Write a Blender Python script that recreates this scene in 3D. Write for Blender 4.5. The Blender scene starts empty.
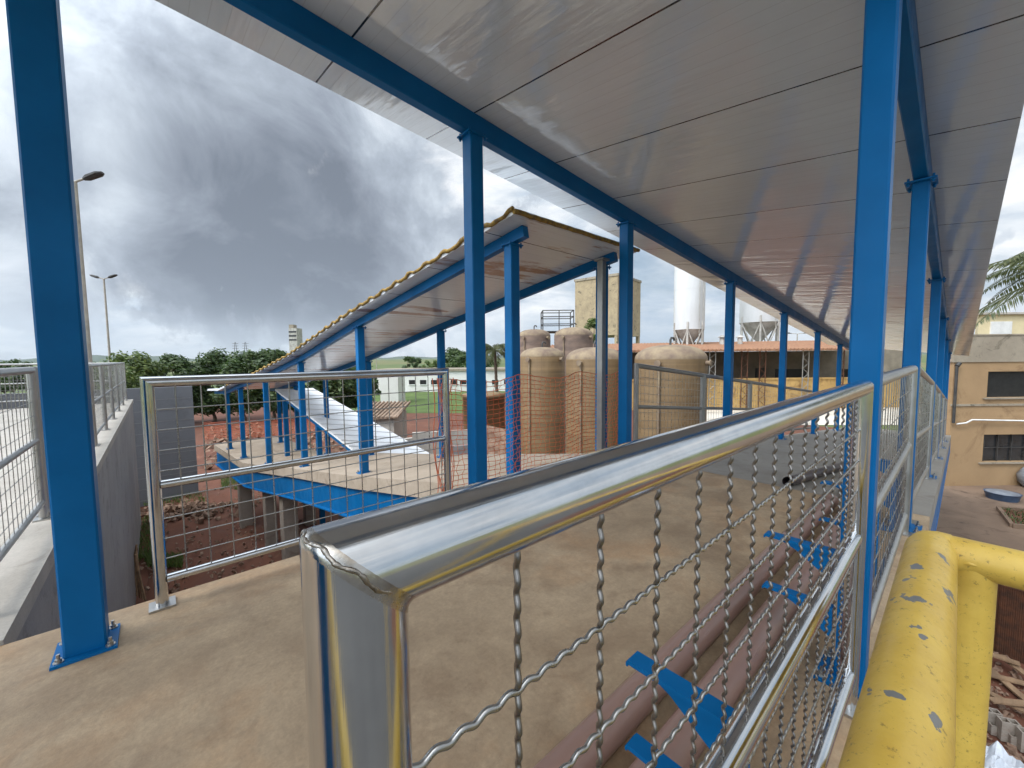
import bpy, math, random
from mathutils import Vector, Matrix
random.seed(7)
S = bpy.context.scene
COL = S.collection
R = math.radians
# ------------------------------------------------------------------ camera
FPX = 400.0; YAW = R(48.25); PITCH = R(3.8); ROLL = R(0.55)
CAMP = Vector((0, 0, 1.2))
Fw = Vector((math.cos(YAW)*math.cos(PITCH), math.sin(YAW)*math.cos(PITCH), -math.sin(PITCH)))
Rt0 = Vector((math.sin(YAW), -math.cos(YAW), 0)); Up0 = Rt0.cross(Fw)
Rt = Rt0*math.cos(ROLL) - Up0*math.sin(ROLL); Up = Up0*math.cos(ROLL) + Rt0*math.sin(ROLL)
cam = bpy.data.cameras.new('camera'); camo = bpy.data.objects.new('camera', cam); COL.objects.link(camo)
camo.matrix_world = Matrix(((Rt.x, Up.x, -Fw.x, CAMP.x), (Rt.y, Up.y, -Fw.y, CAMP.y), (Rt.z, Up.z, -Fw.z, CAMP.z), (0, 0, 0, 1)))
cam.sensor_width = 36; cam.sensor_fit = 'HORIZONTAL'; cam.lens = 36*FPX/1024; cam.clip_start = 0.02; cam.clip_end = 20000
S.camera = camo
FH = Vector((math.cos(YAW), math.sin(YAW), 0))
def at(px, py, f):
    """world point seen at a photo position, f metres ahead along the ground"""
    d = Fw + Rt*((px-512)/FPX) + Up*((384-py)/FPX)
    return CAMP + d*(f/d.dot(FH))
def gnd(px, py, z):
    d = Fw + Rt*((px-512)/FPX) + Up*((384-py)/FPX)
    return CAMP + d*((z-CAMP.z)/d.z)
GZ = -4.0
# ------------------------------------------------------------------ materials
def newmat(name):
    m = bpy.data.materials.new(name); m.use_nodes = True
    nt = m.node_tree; b = nt.nodes['Principled BSDF']
    return m, nt, b
def N(nt, t, **k):
    n = nt.nodes.new(t)
    for a, v in k.items():
        if a.startswith('i_'):
            n.inputs[a[2:].replace('_', ' ')].default_value = v
        else: setattr(n, a, v)
    return n
def L(nt, a, b): nt.links.new(a, b)
def coords(nt, scale=(1, 1, 1), rot=(0, 0, 0), kind='Object'):
    tc = N(nt, 'ShaderNodeTexCoord'); mp = N(nt, 'ShaderNodeMapping')
    mp.inputs['Scale'].default_value = scale; mp.inputs['Rotation'].default_value = rot
    L(nt, tc.outputs[kind], mp.inputs['Vector']); return mp.outputs['Vector']
def noise(nt, vec, scale, detail=5, rough=.6, dist=0):
    n = N(nt, 'ShaderNodeTexNoise'); n.inputs['Scale'].default_value = scale; n.inputs['Detail'].default_value = detail
    n.inputs['Roughness'].default_value = rough; n.inputs['Distortion'].default_value = dist
    L(nt, vec, n.inputs['Vector']); return n.outputs['Fac']
def ramp(nt, fac, stops, interp='LINEAR'):
    r = N(nt, 'ShaderNodeValToRGB'); e = r.color_ramp.elements; r.color_ramp.interpolation = interp
    e[0].position, e[0].color = stops[0][0], tuple(stops[0][1])+(1,)
    e[1].position, e[1].color = stops[-1][0], tuple(stops[-1][1])+(1,)
    for p, c in stops[1:-1]:
        x = e.new(p); x.color = tuple(c)+(1,)
    L(nt, fac, r.inputs['Fac']); return r.outputs['Color']
def mix(nt, fac, a, b, mode='MIX'):
    m = N(nt, 'ShaderNodeMix', data_type='RGBA', blend_type=mode)
    for s, v in ((m.inputs[0], fac), (m.inputs[6], a), (m.inputs[7], b)):
        if hasattr(v, 'is_linked') or hasattr(v, 'links'): L(nt, v, s)
        else: s.default_value = v if isinstance(v, (int, float)) else (tuple(v)+(1,) if len(v) == 3 else v)
    return m.outputs[2]
def math_(nt, op, a, b=0.0, c=None, clamp=False):
    m = N(nt, 'ShaderNodeMath', operation=op); m.use_clamp = clamp
    for s, v in ((m.inputs[0], a), (m.inputs[1], b)) + (((m.inputs[2], c),) if c is not None else ()):
        if isinstance(v, (int, float)): s.default_value = v
        else: L(nt, v, s)
    return m.outputs[0]
def bump(nt, b, h, strength=.3, dist=.01):
    n = N(nt, 'ShaderNodeBump'); n.inputs['Strength'].default_value = strength; n.inputs['Distance'].default_value = dist
    L(nt, h, n.inputs['Height']); L(nt, n.outputs['Normal'], b.inputs['Normal'])
def simple(name, c1, c2=None, scale=4, rough=.7, metal=0, bs=.15, bd=.005, stretch=(1, 1, 1), rvar=.1, detail=6, spec=.5, lo=.35, hi=.65):
    m, nt, b = newmat(name); c2 = c2 or tuple(x*.75 for x in c1)
    v = coords(nt, stretch); n = noise(nt, v, scale, detail)
    L(nt, ramp(nt, n, [(lo, c2), (hi, c1)]), b.inputs['Base Color'])
    b.inputs['Metallic'].default_value = metal; b.inputs['Specular IOR Level'].default_value = spec
    rr = ramp(nt, noise(nt, v, scale*2.3, 4), [(.3, (rough-rvar,)*3), (.7, (rough+rvar,)*3)])
    L(nt, rr, b.inputs['Roughness'])
    if bs: bump(nt, b, noise(nt, v, scale*6, 4), bs, bd)
    return m
M = {}
# blue paint with slight dust and orange peel
def m_blue(name='blue_paint', c=(.0, .125, .34)):
    m, nt, b = newmat(name); v = coords(nt)
    big = noise(nt, v, 1.7, 5); fine = noise(nt, v, 60, 3)
    c0 = ramp(nt, big, [(.3, tuple(x*.82 for x in c)), (.7, tuple(min(1, x*1.15+.004) for x in c))])
    spk = ramp(nt, noise(nt, v, 35, 6, .75), [(.70, (0, 0, 0)), (.78, (.2, .2, .2))])
    L(nt, mix(nt, spk, c0, (.16, .22, .28)), b.inputs['Base Color'])
    L(nt, ramp(nt, noise(nt, v, 5, 5), [(.3, (.3,)*3), (.7, (.48,)*3)]), b.inputs['Roughness'])
    b.inputs['Specular IOR Level'].default_value = .17; bump(nt, b, fine, .08, .002); return m
M['blue'] = m_blue()
def m_steel(name, base=(.66, .665, .67), rough=(.07, .22), axis=(1, 1, 1), brush=.06):
    m, nt, b = newmat(name); v = coords(nt, axis)
    n1 = noise(nt, v, 30, 6, .7); n2 = noise(nt, coords(nt), 9, 6, .7)
    L(nt, ramp(nt, n2, [(.3, tuple(x*.8 for x in base)), (.65, base)]), b.inputs['Base Color'])
    b.inputs['Metallic'].default_value = 1
    r = mix(nt, .5, ramp(nt, n1, [(.3, (rough[0],)*3), (.75, (rough[1],)*3)]), ramp(nt, n2, [(.35, (rough[0],)*3), (.7, (rough[1],)*3)]))
    L(nt, r, b.inputs['Roughness']); bump(nt, b, n1, brush, .001); return m
M['rail_steel'] = m_steel('polished_steel_along_rail', axis=(.05, 3, 3), brush=.2)
M['post_steel'] = m_steel('polished_steel_along_post', axis=(3, 3, .05), brush=.2)
M['wire_dark'] = m_steel('reflection_darkened_wire', (.27, .25, .23), (.28, .5), brush=.05)  # dark reflections on the near vertical wires are put into their base colour
M['wire'] = m_steel('galvanised_wire', (.44, .43, .41), (.2, .42), brush=.05)
M['galv'] = m_steel('galvanised_tube', (.50, .49, .47), (.25, .5), brush=.1)
M['dull_galv'] = m_steel('dull_grey_steel', (.40, .39, .37), (.4, .6), brush=.1)
M['ground_steel'] = simple('ground_steel', (.60, .58, .55), (.36, .31, .25), 55, .24, 1, .25, .0006, rvar=.08)
M['weld'] = simple('weld_bead', (.50, .46, .41), (.20, .16, .12), 70, .32, 1, .4, .001)
def m_concrete(name, light, dark, stain, sc=1.0, warm=.5, rough=.82):
    m, nt, b = newmat(name); v = coords(nt)
    a = noise(nt, v, .9*sc, 8, .62, .6); bb = noise(nt, v, 4.2*sc, 8, .7, .3); f = noise(nt, v, 70, 4, .7)
    c = mix(nt, .45, ramp(nt, a, [(.33, dark), (.62, light)]), ramp(nt, bb, [(.3, dark), (.68, light)]))
    st = ramp(nt, noise(nt, v, 2.1*sc, 9, .72, 1.2), [(.54, (0, 0, 0)), (.66, (warm,)*3)])
    c = mix(nt, st, c, stain)
    sp = ramp(nt, noise(nt, v, 26, 8, .85), [(.62, (0, 0, 0)), (.72, (.5,)*3)])
    c = mix(nt, sp, c, tuple(x*.45 for x in stain))
    gr = ramp(nt, f, [(.25, (.86,)*3), (.75, (1.1,)*3)])
    c = mix(nt, 1.0, c, gr, 'MULTIPLY')
    L(nt, c, b.inputs['Base Color'])
    L(nt, ramp(nt, bb, [(.3, (rough-.14,)*3), (.7, (rough+.08,)*3)]), b.inputs['Roughness'])
    bump(nt, b, mix(nt, .5, bb, f), .35, .006); return m
M['deck'] = m_concrete('deck_concrete', (.54, .395, .25), (.27, .185, .11), (.17, .10, .055), 1.3, .34, .74)
nt_ = M['deck'].node_tree; b_ = nt_.nodes['Principled BSDF']; src = b_.inputs['Base Color'].links[0].from_socket; v_ = coords(nt_)
c_ = mix(nt_, ramp(nt_, noise(nt_, v_, 1.1, 9, .68, .3), [(.50, (0, 0, 0)), (.68, (.6,)*3)]), src, (.42, .215, .09))
c_ = mix(nt_, ramp(nt_, noise(nt_, v_, 7, 9, .75), [(.52, (0, 0, 0)), (.72, (.35,)*3)]), c_, (.25, .16, .09))
c_ = mix(nt_, ramp(nt_, noise(nt_, v_, 2.4, 6, .6, .5), [(.52, (0, 0, 0)), (.66, (.6,)*3)]), c_, (.24, .155, .09))
c_ = mix(nt_, 1.0, c_, ramp(nt_, noise(nt_, v_, 38, 9, .8), [(.3, (.86,)*3), (.7, (1.12,)*3)]), 'MULTIPLY'); L(nt_, c_, b_.inputs['Base Color'])
M['slope_conc'] = m_concrete('sloping_concrete', (.32, .29, .25), (.22, .195, .165), (.15, .12, .09), 1.1, .5, .6)
M['warm_conc'] = m_concrete('warm_concrete', (.50, .41, .32), (.33, .26, .19), (.19, .13, .09), 1.0, .5)
M['added_grey'] = m_concrete('added_ground_grey', (.10, .095, .09), (.06, .06, .058), (.05, .045, .04), .5, .5, .9)  # dark grey chosen for how the added ground mirrors in the near steel
M['pale_conc'] = m_concrete('pale_concrete', (.48, .44, .39), (.33, .30, .26), (.20, .17, .14), 1.2, .4)
M['grey_conc'] = m_concrete('grey_concrete', (.36, .345, .335), (.25, .24, .235), (.10, .095, .09), 1.0, .5)
M['pillar'] = m_concrete('pillar_concrete', (.36, .31, .26), (.25, .21, .17), (.17, .10, .07), 1.4, .5)
M['old_conc'] = m_concrete('weathered_concrete', (.43, .34, .21), (.25, .195, .125), (.09, .075, .055), .8, .95, .9)
# coloured roof soffit: panels joined across the walkway, wavy and glossy
def m_soffit(name, pitch, off, light=(.74, .80, .845), rough=.075, stain=0, axis='X'):
    m, nt, b = newmat(name); tc = N(nt, 'ShaderNodeTexCoord'); sx = N(nt, 'ShaderNodeSeparateXYZ'); L(nt, tc.outputs['Object'], sx.inputs[0])
    u = math_(nt, 'ADD', sx.outputs[axis], -off); t = math_(nt, 'PINGPONG', u, pitch/2)
    joint = math_(nt, 'LESS_THAN', t, .0055)
    fine = math_(nt, 'PINGPONG', u, pitch/20); fl = math_(nt, 'LESS_THAN', fine, .0022)
    st = (7, .8, 7) if axis == 'X' else (.8, 7, 7)
    v = coords(nt, st); n1 = noise(nt, v, 1.0, 3, .5); n2 = noise(nt, coords(nt, (1.5, .8, 1.5) if axis == 'X' else (.8, 1.5, 1.5)), 1.0, 5, .6, .5)
    n5 = noise(nt, coords(nt, (30, 2.5, 30) if axis == 'X' else (2.5, 30, 30)), 1.0, 3, .6)
    c = ramp(nt, n2, [(.3, tuple(x*.9 for x in light)), (.7, light)])
    c = mix(nt, math_(nt, 'MULTIPLY', fl, .16), c, (.2, .2, .2))
    if stain:
        s = ramp(nt, noise(nt, coords(nt, (.35, 2.0, 1)), 1.1, 6, .65), [(.55, (0, 0, 0)), (.60, (.85,)*3)]); c = mix(nt, s, c, (.32, .16, .08))
    c = mix(nt, joint, c, (.03, .03, .03)); L(nt, c, b.inputs['Base Color'])
    L(nt, ramp(nt, n2, [(.35, (rough*.7,)*3), (.65, (rough*1.4,)*3)]), b.inputs['Roughness'])
    b.inputs['IOR'].default_value = 1.9; b.inputs['Specular IOR Level'].default_value = .5
    h = math_(nt, 'ADD', math_(nt, 'MULTIPLY', n1, 1.0), math_(nt, 'MULTIPLY', joint, -.6))
    h = math_(nt, 'ADD', h, math_(nt, 'MULTIPLY', n5, .12))
    bump(nt, b, h, .38, .02); return m
M['soffit'] = m_soffit('canopy_soffit', .86, 2.655)
M['soffit2'] = m_soffit('lower_canopy_soffit', .95, 3.0, (.74, .77, .79), .16, 1, 'Y')
M['roof_top'] = simple('roof_top_metal', (.62, .62, .60), (.5, .5, .49), 2, .4, .0, .1)
M['white_roof'] = simple('white_metal_roof', (.82, .83, .84), (.72, .74, .77), 1.5, .35, 0, .05)
M['bright_roof'] = simple('new_white_sheet', (.88, .88, .88), (.82, .83, .84), 1.5, .45, 0, .03)
M['foam'] = simple('yellow_foam_edge', (.50, .31, .06), (.17, .11, .05), 22, .9, 0, .8, .02)
CHIPS = [(908, 597, .745, (55, 35, 30)), (918, 567, .745, (70, 90, 40)), (906, 577, .745, (60, 90, 50)), (952, 593, .735, (50, 90, 40)), (943, 556, .745, (70, 80, 40)), (935, 722, .74, (60, 190, 60)), (866, 684, .74, (100, 110, 60)), (898, 696, .746, (130, 110, 90)), (914, 627, .746, (110, 130, 60)), (922, 637, .746, (90, 200, 60))]
def m_yellow():
    m, nt, b = newmat('chipped_yellow_paint'); v = coords(nt)
    c = ramp(nt, noise(nt, v, 6, 8, .7), [(.3, (.56, .345, .05)), (.7, (.72, .485, .09))])
    dirt = ramp(nt, noise(nt, v, 75, 6, .8), [(.575, (0, 0, 0)), (.66, (.8,)*3)])
    c = mix(nt, dirt, c, (.16, .10, .03))
    g = N(nt, 'ShaderNodeNewGeometry'); gm = None
    n_ = N(nt, 'ShaderNodeTexNoise'); n_.inputs['Scale'].default_value = 55; n_.inputs['Detail'].default_value = 5; L(nt, g.outputs['Position'], n_.inputs['Vector'])
    for px, py, z, sc in CHIPS:
        p = gnd(px, py, z); sb = N(nt, 'ShaderNodeVectorMath', operation='SUBTRACT'); L(nt, g.outputs['Position'], sb.inputs[0]); sb.inputs[1].default_value = p
        ml = N(nt, 'ShaderNodeVectorMath', operation='MULTIPLY'); L(nt, sb.outputs[0], ml.inputs[0]); ml.inputs[1].default_value = sc
        ln = N(nt, 'ShaderNodeVectorMath', operation='LENGTH'); L(nt, ml.outputs[0], ln.inputs[0])
        k = math_(nt, 'ADD', ln.outputs['Value'], math_(nt, 'MULTIPLY', math_(nt, 'SUBTRACT', n_.outputs['Fac'], .5), 4.2))
        mk = ramp(nt, k, [(.82, (1,)*3), (.88, (0, 0, 0))]); gm = mk if gm is None else math_(nt, 'MAXIMUM', gm, mk)
    c = mix(nt, gm, c, (.17, .165, .155)); L(nt, c, b.inputs['Base Color'])
    L(nt, ramp(nt, noise(nt, v, 20, 5), [(.3, (.32,)*3), (.7, (.5,)*3)]), b.inputs['Roughness'])
    h = math_(nt, 'SUBTRACT', noise(nt, v, 45, 5, .7), math_(nt, 'MULTIPLY', gm, .8)); bump(nt, b, h, .35, .003); return m
M['yellow'] = m_yellow()
M['chip'] = simple('bare_grey_patch', (.25, .26, .27), (.14, .14, .14), 60, .5)
M['pipe'] = simple('brown_pvc', (.34, .205, .165), (.26, .155, .12), 3, .34, 0, .05, .002, (.3, 3, 3))
M['pipe_dark'] = simple('dark_pipe', (.07, .045, .04), (.04, .03, .03), 3, .4)
def m_tank(name='wound_fibreglass'):
    m, nt, b = newmat(name); tc = N(nt, 'ShaderNodeTexCoord'); sx = N(nt, 'ShaderNodeSeparateXYZ'); L(nt, tc.outputs['Object'], sx.inputs[0])
    band = noise(nt, coords(nt, (.15, .15, 9)), 1.0, 4, .7); n = noise(nt, coords(nt, (1, 1, .35)), 1.6, 7, .7)
    c = ramp(nt, band, [(.3, (.13, .082, .04)), (.7, (.25, .16, .075))])
    c = mix(nt, ramp(nt, n, [(.4, (0, 0, 0)), (.7, (.4,)*3)]), c, (.31, .22, .12))
    drip = ramp(nt, noise(nt, coords(nt, (4, 4, .12)), 1.4, 4), [(.57, (0, 0, 0)), (.7, (.5,)*3)]); c = mix(nt, drip, c, (.13, .085, .045))
    L(nt, c, b.inputs['Base Color']); b.inputs['Roughness'].default_value = .55; bump(nt, b, band, .3, .02); return m
M['tank'] = m_tank()
M['dome'] = simple('weathered_dome', (.29, .22, .135), (.16, .11, .08), 2.4, .8, 0, .3, .02)
M['dark_tank'] = simple('dark_old_tank', (.23, .16, .12), (.12, .085, .07), 1.2, .8, 0, .2, .02, (1, 1, 3))
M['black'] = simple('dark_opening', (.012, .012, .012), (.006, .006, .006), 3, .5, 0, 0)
M['glass'] = simple('dark_window_glass', (.03, .032, .035), (.02, .02, .02), 3, .12, 0, 0, rvar=.04)
M['white_silo'] = simple('white_silo_paint', (.58, .59, .60), (.48, .48, .47), .6, .55, 0, .05, .01, (1, 1, .2))
M['dirty_white'] = simple('dirty_white_paint', (.5, .48, .44), (.28, .26, .23), 1.2, .7)
M['tile'] = simple('clay_tile', (.34, .18, .10), (.24, .12, .07), 3, .85, 0, .5, .04)
M['brown_tile'] = simple('weathered_tile', (.34, .24, .17), (.2, .14, .10), 3, .85, 0, .5, .04)
M['ochre'] = m_concrete('ochre_stained_wall', (.52, .34, .12), (.36, .22, .08), (.16, .08, .03), .5, .8, .85)
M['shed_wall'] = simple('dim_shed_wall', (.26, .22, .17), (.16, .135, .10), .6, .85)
M['beige_wall'] = m_concrete('beige_stained_wall', (.40, .265, .14), (.29, .185, .095), (.20, .12, .06), .35, .7, .88)
M['grey_band'] = m_concrete('mouldy_band', (.34, .29, .22), (.24, .20, .15), (.10, .085, .06), .8, .8, .9)
M['cream'] = simple('cream_wall', (.68, .58, .36), (.58, .49, .30), .8, .8)
M['white'] = simple('white_wall', (.72, .71, .68), (.6, .58, .54), .4, .8)
M['trim'] = simple('white_trim', (.75, .75, .73), (.62, .62, .60), 2, .5)
M['block'] = m_concrete('grey_painted_block', (.17, .175, .19), (.135, .14, .15), (.09, .09, .095), .5, .4, .85)
M['soil'] = m_concrete('red_soil', (.17, .062, .033), (.09, .034, .02), (.22, .105, .06), .35, .6, .95)
M['yard'] = m_concrete('yard_paving', (.23, .155, .105), (.12, .078, .052), (.075, .045, .03), .7, .85, .8)
M['track'] = m_concrete('pale_track', (.66, .61, .53), (.52, .47, .40), (.35, .27, .2), .15, .5, .9)
M['grass'] = simple('lawn_green', (.10, .15, .03), (.055, .09, .018), .5, .95, 0, .5, .1, detail=10)
def m_fields():
    m, nt, b = newmat('fields'); v = coords(nt)
    c = ramp(nt, noise(nt, v, .006, 7, .6), [(.35, (.05, .085, .025)), (.5, (.10, .14, .04)), (.6, (.20, .15, .07)), (.72, (.07, .10, .03))])
    c = mix(nt, .4, c, ramp(nt, noise(nt, v, .2, 6), [(.3, (.05, .07, .02)), (.7, (.15, .17, .05))]))
    L(nt, c, b.inputs['Base Color']); b.inputs['Roughness'].default_value = 1; return m
M['fields'] = m_fields()
M['hill'] = simple('distant_hill', (.07, .10, .06), (.05, .07, .045), .004, 1, 0, 0)
def m_leaf(name, c1, c2, c3):
    m, nt, b = newmat(name); g = N(nt, 'ShaderNodeNewGeometry')
    L(nt, ramp(nt, g.outputs['Random Per Island'], [(0, c1), (.55, c2), (1, c3)]), b.inputs['Base Color'])
    b.inputs['Roughness'].default_value = .55; b.inputs['Subsurface Weight'].default_value = 0
    t = N(nt, 'ShaderNodeBsdfTranslucent'); t.inputs['Color'].default_value = (c2[0]*1.4, c2[1]*1.5, c2[2], 1)
    ms = N(nt, 'ShaderNodeMixShader'); ms.inputs[0].default_value = .25; o = nt.nodes['Material Output']
    L(nt, b.outputs[0], ms.inputs[1]); L(nt, t.outputs[0], ms.inputs[2]); L(nt, ms.outputs[0], o.inputs['Surface']); return m
M['leaf_dark'] = m_leaf('dark_leaves', (.022, .045, .012), (.045, .085, .02), (.09, .13, .03))
M['leaf_light'] = m_leaf('light_leaves', (.04, .075, .015), (.085, .13, .03), (.16, .20, .05))
M['leaf_palm'] = m_leaf('palm_leaves', (.04, .055, .02), (.085, .10, .035), (.16, .15, .07))
M['bark'] = simple('bark', (.16, .12, .085), (.09, .065, .045), 6, .95, 0, .6, .03)
M['orange'] = simple('orange_net_plastic', (.75, .18, .07), (.6, .12, .045), 12, .6, 0, 0)
M['blue_tarp'] = simple('dark_blue_plastic', (.05, .09, .16), (.03, .05, .09), 3, .5)
M['silver'] = simple('greyish_cover', (.25, .27, .3), (.14, .15, .17), 3, .4)
M['wood'] = simple('raw_timber', (.33, .21, .12), (.19, .12, .07), 2.5, .85, 0, .3, .01, (.3, 3, 3))
M['brick'] = simple('hollow_red_brick', (.30, .10, .05), (.17, .06, .035), 8, .9, 0, .4, .02)
M['rubble'] = simple('pale_rubble', (.30, .20, .14), (.15, .08, .05), 5, .9, 0, .4, .02)
M['rebar'] = simple('rusty_steel', (.15, .06, .03), (.07, .035, .022), 9, .8, .3)
M['sack'] = simple('white_plastic_sheet', (.72, .74, .78), (.55, .58, .63), 4, .35, 0, .5, .03)
M['lamp_grey'] = simple('lamp_post_grey', (.42, .38, .32), (.3, .27, .23), 3, .7)
M['dark_metal'] = simple('dark_metal', (.06, .055, .05), (.03, .03, .03), 5, .6)
# ------------------------------------------------------------------ mesh builder
class MB:
    def __init__(s): s.v = []; s.f = []; s.sm = []
    def add(s, vs, fs, smooth=False):
        o = len(s.v); s.v += [tuple(v) for v in vs]; s.f += [tuple(i+o for i in f) for f in fs]; s.sm += [smooth]*len(fs); return s
    def box(s, c, sz, ax=None, bev=0):
        c = Vector(c); X, Y, Z = ax or (Vector((1, 0, 0)), Vector((0, 1, 0)), Vector((0, 0, 1)))
        a, b, d = sz[0]/2, sz[1]/2, sz[2]/2
        if bev <= 0:
            vs = [c+X*(i*a)+Y*(j*b)+Z*(k*d) for k in (-1, 1) for j in (-1, 1) for i in (-1, 1)]
            return s.add(vs, [(0, 2, 3, 1), (4, 5, 7, 6), (0, 1, 5, 4), (2, 6, 7, 3), (0, 4, 6, 2), (1, 3, 7, 5)])
        # box with chamfered long (Z) edges
        r = [(-a+bev, -b), (a-bev, -b), (a, -b+bev), (a, b-bev), (a-bev, b), (-a+bev, b), (-a, b-bev), (-a, -b+bev)]
        vs = [c+X*x+Y*y-Z*d for x, y in r]+[c+X*x+Y*y+Z*d for x, y in r]
        return s.add(vs, [tuple(reversed(range(8))), tuple(range(8, 16))]+[(i, (i+1) % 8, 8+(i+1) % 8, 8+i) for i in range(8)])
    def bar(s, p0, p1, w, h, up=(0, 0, 1)):
        p0, p1 = Vector(p0), Vector(p1); d = (p1-p0); l = d.length; d.normalize(); u = Vector(up)
        if abs(d.dot(u)) > .99: u = Vector((1, 0, 0))
        x = u.cross(d).normalized(); z = d.cross(x)
        return s.box((p0+p1)/2, (l, w, h), (d, x, z))
    def poly(s, pts): s.add(pts, [tuple(range(len(pts)))]); return s
    def slab(s, pts, t):
        """polygon top pts (ccw from above), thickness t downwards"""
        n = len(pts); a = [Vector(p) for p in pts]; b = [p-Vector((0, 0, t)) for p in a]
        return s.add(a+b, [tuple(range(n)), tuple(reversed(range(n, 2*n)))]+[(i, n+i, n+(i+1) % n, (i+1) % n) for i in range(n)])
    def tube(s, p0, p1, r, n=20, cut0=None, cut1=None, r1=None, caps=True):
        p0, p1 = Vector(p0), Vector(p1); d = (p1-p0).normalized(); u = Vector((0, 0, 1)) if abs(d.z) < .9 else Vector((1, 0, 0))
        x = u.cross(d).normalized(); y = d.cross(x); r1 = r if r1 is None else r1; vs = []
        for p, c, rr in ((p0, cut0, r), (p1, cut1, r1)):
            for i in range(n):
                a = 2*math.pi*i/n; q = p+x*(math.cos(a)*rr)+y*(math.sin(a)*rr)
                if c is not None:
                    c_ = Vector(c); q = q+d*((p-q).dot(c_)/d.dot(c_))
                vs.append(q)
        s.add(vs, [(i, (i+1) % n, n+(i+1) % n, n+i) for i in range(n)], True)
        if caps: s.add(vs[:n], [tuple(reversed(range(n)))]); s.add(vs[n:], [tuple(range(n))])
        return s
    def path(s, pts, r, n=6, closed=False):
        pts = [Vector(p) for p in pts]; m = len(pts); vs = []; px = None
        for i, p in enumerate(pts):
            d = (pts[min(i+1, m-1)]-pts[max(i-1, 0)]).normalized()
            if px is None: px = (Vector((0, 0, 1)) if abs(d.z) < .9 else Vector((1, 0, 0))).cross(d).normalized()
            px = (px-d*px.dot(d)).normalized(); y = d.cross(px); rr = r[i] if isinstance(r, (list, tuple)) else r
            for k in range(n):
                a = 2*math.pi*k/n; vs.append(p+px*(math.cos(a)*rr)+y*(math.sin(a)*rr))
        fs = [(i*n+k, i*n+(k+1) % n, (i+1)*n+(k+1) % n, (i+1)*n+k) for i in range(m-1) for k in range(n)]
        s.add(vs, fs, True); s.add(vs[:n], [tuple(reversed(range(n)))]); s.add(vs[-n:], [tuple(range(n))]); return s
    def lathe(s, c, prof, n=40):
        c = Vector(c); vs = []
        for r, z in prof:
            for k in range(n): a = 2*math.pi*k/n; vs.append(c+Vector((math.cos(a)*r, math.sin(a)*r, z)))
        m = len(prof)
        fs = [(i*n+k, i*n+(k+1) % n, (i+1)*n+(k+1) % n, (i+1)*n+k) for i in range(m-1) for k in range(n)]
        s.add(vs, fs, True)
        s.add(vs[:n], [tuple(reversed(range(n)))]); s.add(vs[-n:], [tuple(range(n))]); return s
    def build(s, name, mat, parent=None, **props):
        me = bpy.data.meshes.new(name); me.from_pydata(s.v, [], s.f); me.materials.append(mat)
        me.polygons.foreach_set('use_smooth', s.sm); me.update()
        o = bpy.data.objects.new(name, me); COL.objects.link(o)
        if parent is not None:
            o.parent = parent; o.matrix_parent_inverse = parent_inv(parent)
        for k, v in props.items(): o[k] = v
        return o
def parent_inv(p):
    m = Matrix.Translation(p.location)
    return m.inverted()
def thing(name, loc, label, cat, group=None):
    o = bpy.data.objects.new(name, None); COL.objects.link(o); o.location = Vector(loc); o.empty_display_size = .1
    o['label'] = label; o['category'] = cat
    if group: o['group'] = group
    return o
def T(o, label, cat, group=None):
    o['label'] = label; o['category'] = cat
    if group: o['group'] = group
    return o
def struct(o): o['kind'] = 'structure'; return o
def V(*a): return Vector(a)
# ------------------------------------------------------------------ geometry of the walkway (x along the walkway, y across, towards the left)
def deck_z(u): return 0.0 if u < 4.2 else -.1*(u-4.2)
mb = MB()
us = [-6, -3, 0, 2, 4.2]; us2 = [4.206, 8, 12, 16, 20]
mb2 = MB()
for a, b in list(zip(us[:-1], us[1:]))+list(zip(us2[:-1], us2[1:])):
    za, zb = deck_z(a), deck_z(b)
    (mb if b < 4.3 else mb2).add([(a, .10, za), (b, .10, zb), (b, 2.66, zb), (a, 2.66, za), (a, .10, za-.18), (b, .10, zb-.18), (b, 2.66, zb-.18), (a, 2.66, za-.18)],
           [(0, 1, 2, 3), (7, 6, 5, 4), (0, 4, 5, 1), (3, 2, 6, 7)])
dk = struct(mb.build('walkway_deck', M['deck'])); struct(mb2.build('walkway_slope', M['slope_conc']))
mb = MB()
for y in (.128, 2.64):
    for a, b in ((-6, 4.2), (4.2, 20)):
        mb.bar((a, y, deck_z(a)-.36), (b, y, deck_z(b)-.36), .05, .34); mb.bar((a, y+.03, deck_z(a)-.541), (b, y+.03, deck_z(b)-.541), .12, .02)
mb.build('edge_beam', M['blue'], dk)
# ------------------------------------------------------------------ lower ramp running away to the left-hand side
LO = .22
def interp(n, X, Y):
    for i in range(len(X)-1):
        if n <= X[i+1]: t = (n-X[i])/(X[i+1]-X[i]); return Y[i]+t*(Y[i+1]-Y[i])
    return Y[-1]
RUN = [2.66, 2.9, 6.2, 9.3, 11.8, 13.9, 15.6, 17.4]; RUU = [2.62, 2.6, 2.39, 2.31, 2.09, 1.83, 1.69, 1.55]
def ru(n): return interp(max(n, 2.661), RUN, RUU)
RN = [2.66, 6.2, 9.3, 11.8, 13.2, 16.8]; RZ = [0, -.60, -1.10, -1.48, -1.66, -1.66]
def rz(n): return interp(n, RN, RZ)
mb = MB()
for a, b in zip(RN[:-1], RN[1:]):
    A = [(ru(a)-LO, a, rz(a)), (ru(a)+1.75, a, rz(a)), (ru(b)+1.75, b, rz(b)), (ru(b)-LO, b, rz(b))]
    mb.add(A+[(x, y, z-.2) for x, y, z in A], [(0, 1, 2, 3), (7, 6, 5, 4), (0, 4, 5, 1), (1, 5, 6, 2), (2, 6, 7, 3), (3, 7, 4, 0)])
rd = struct(mb.build('ramp_deck', M['warm_conc']))
mb = MB()
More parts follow.
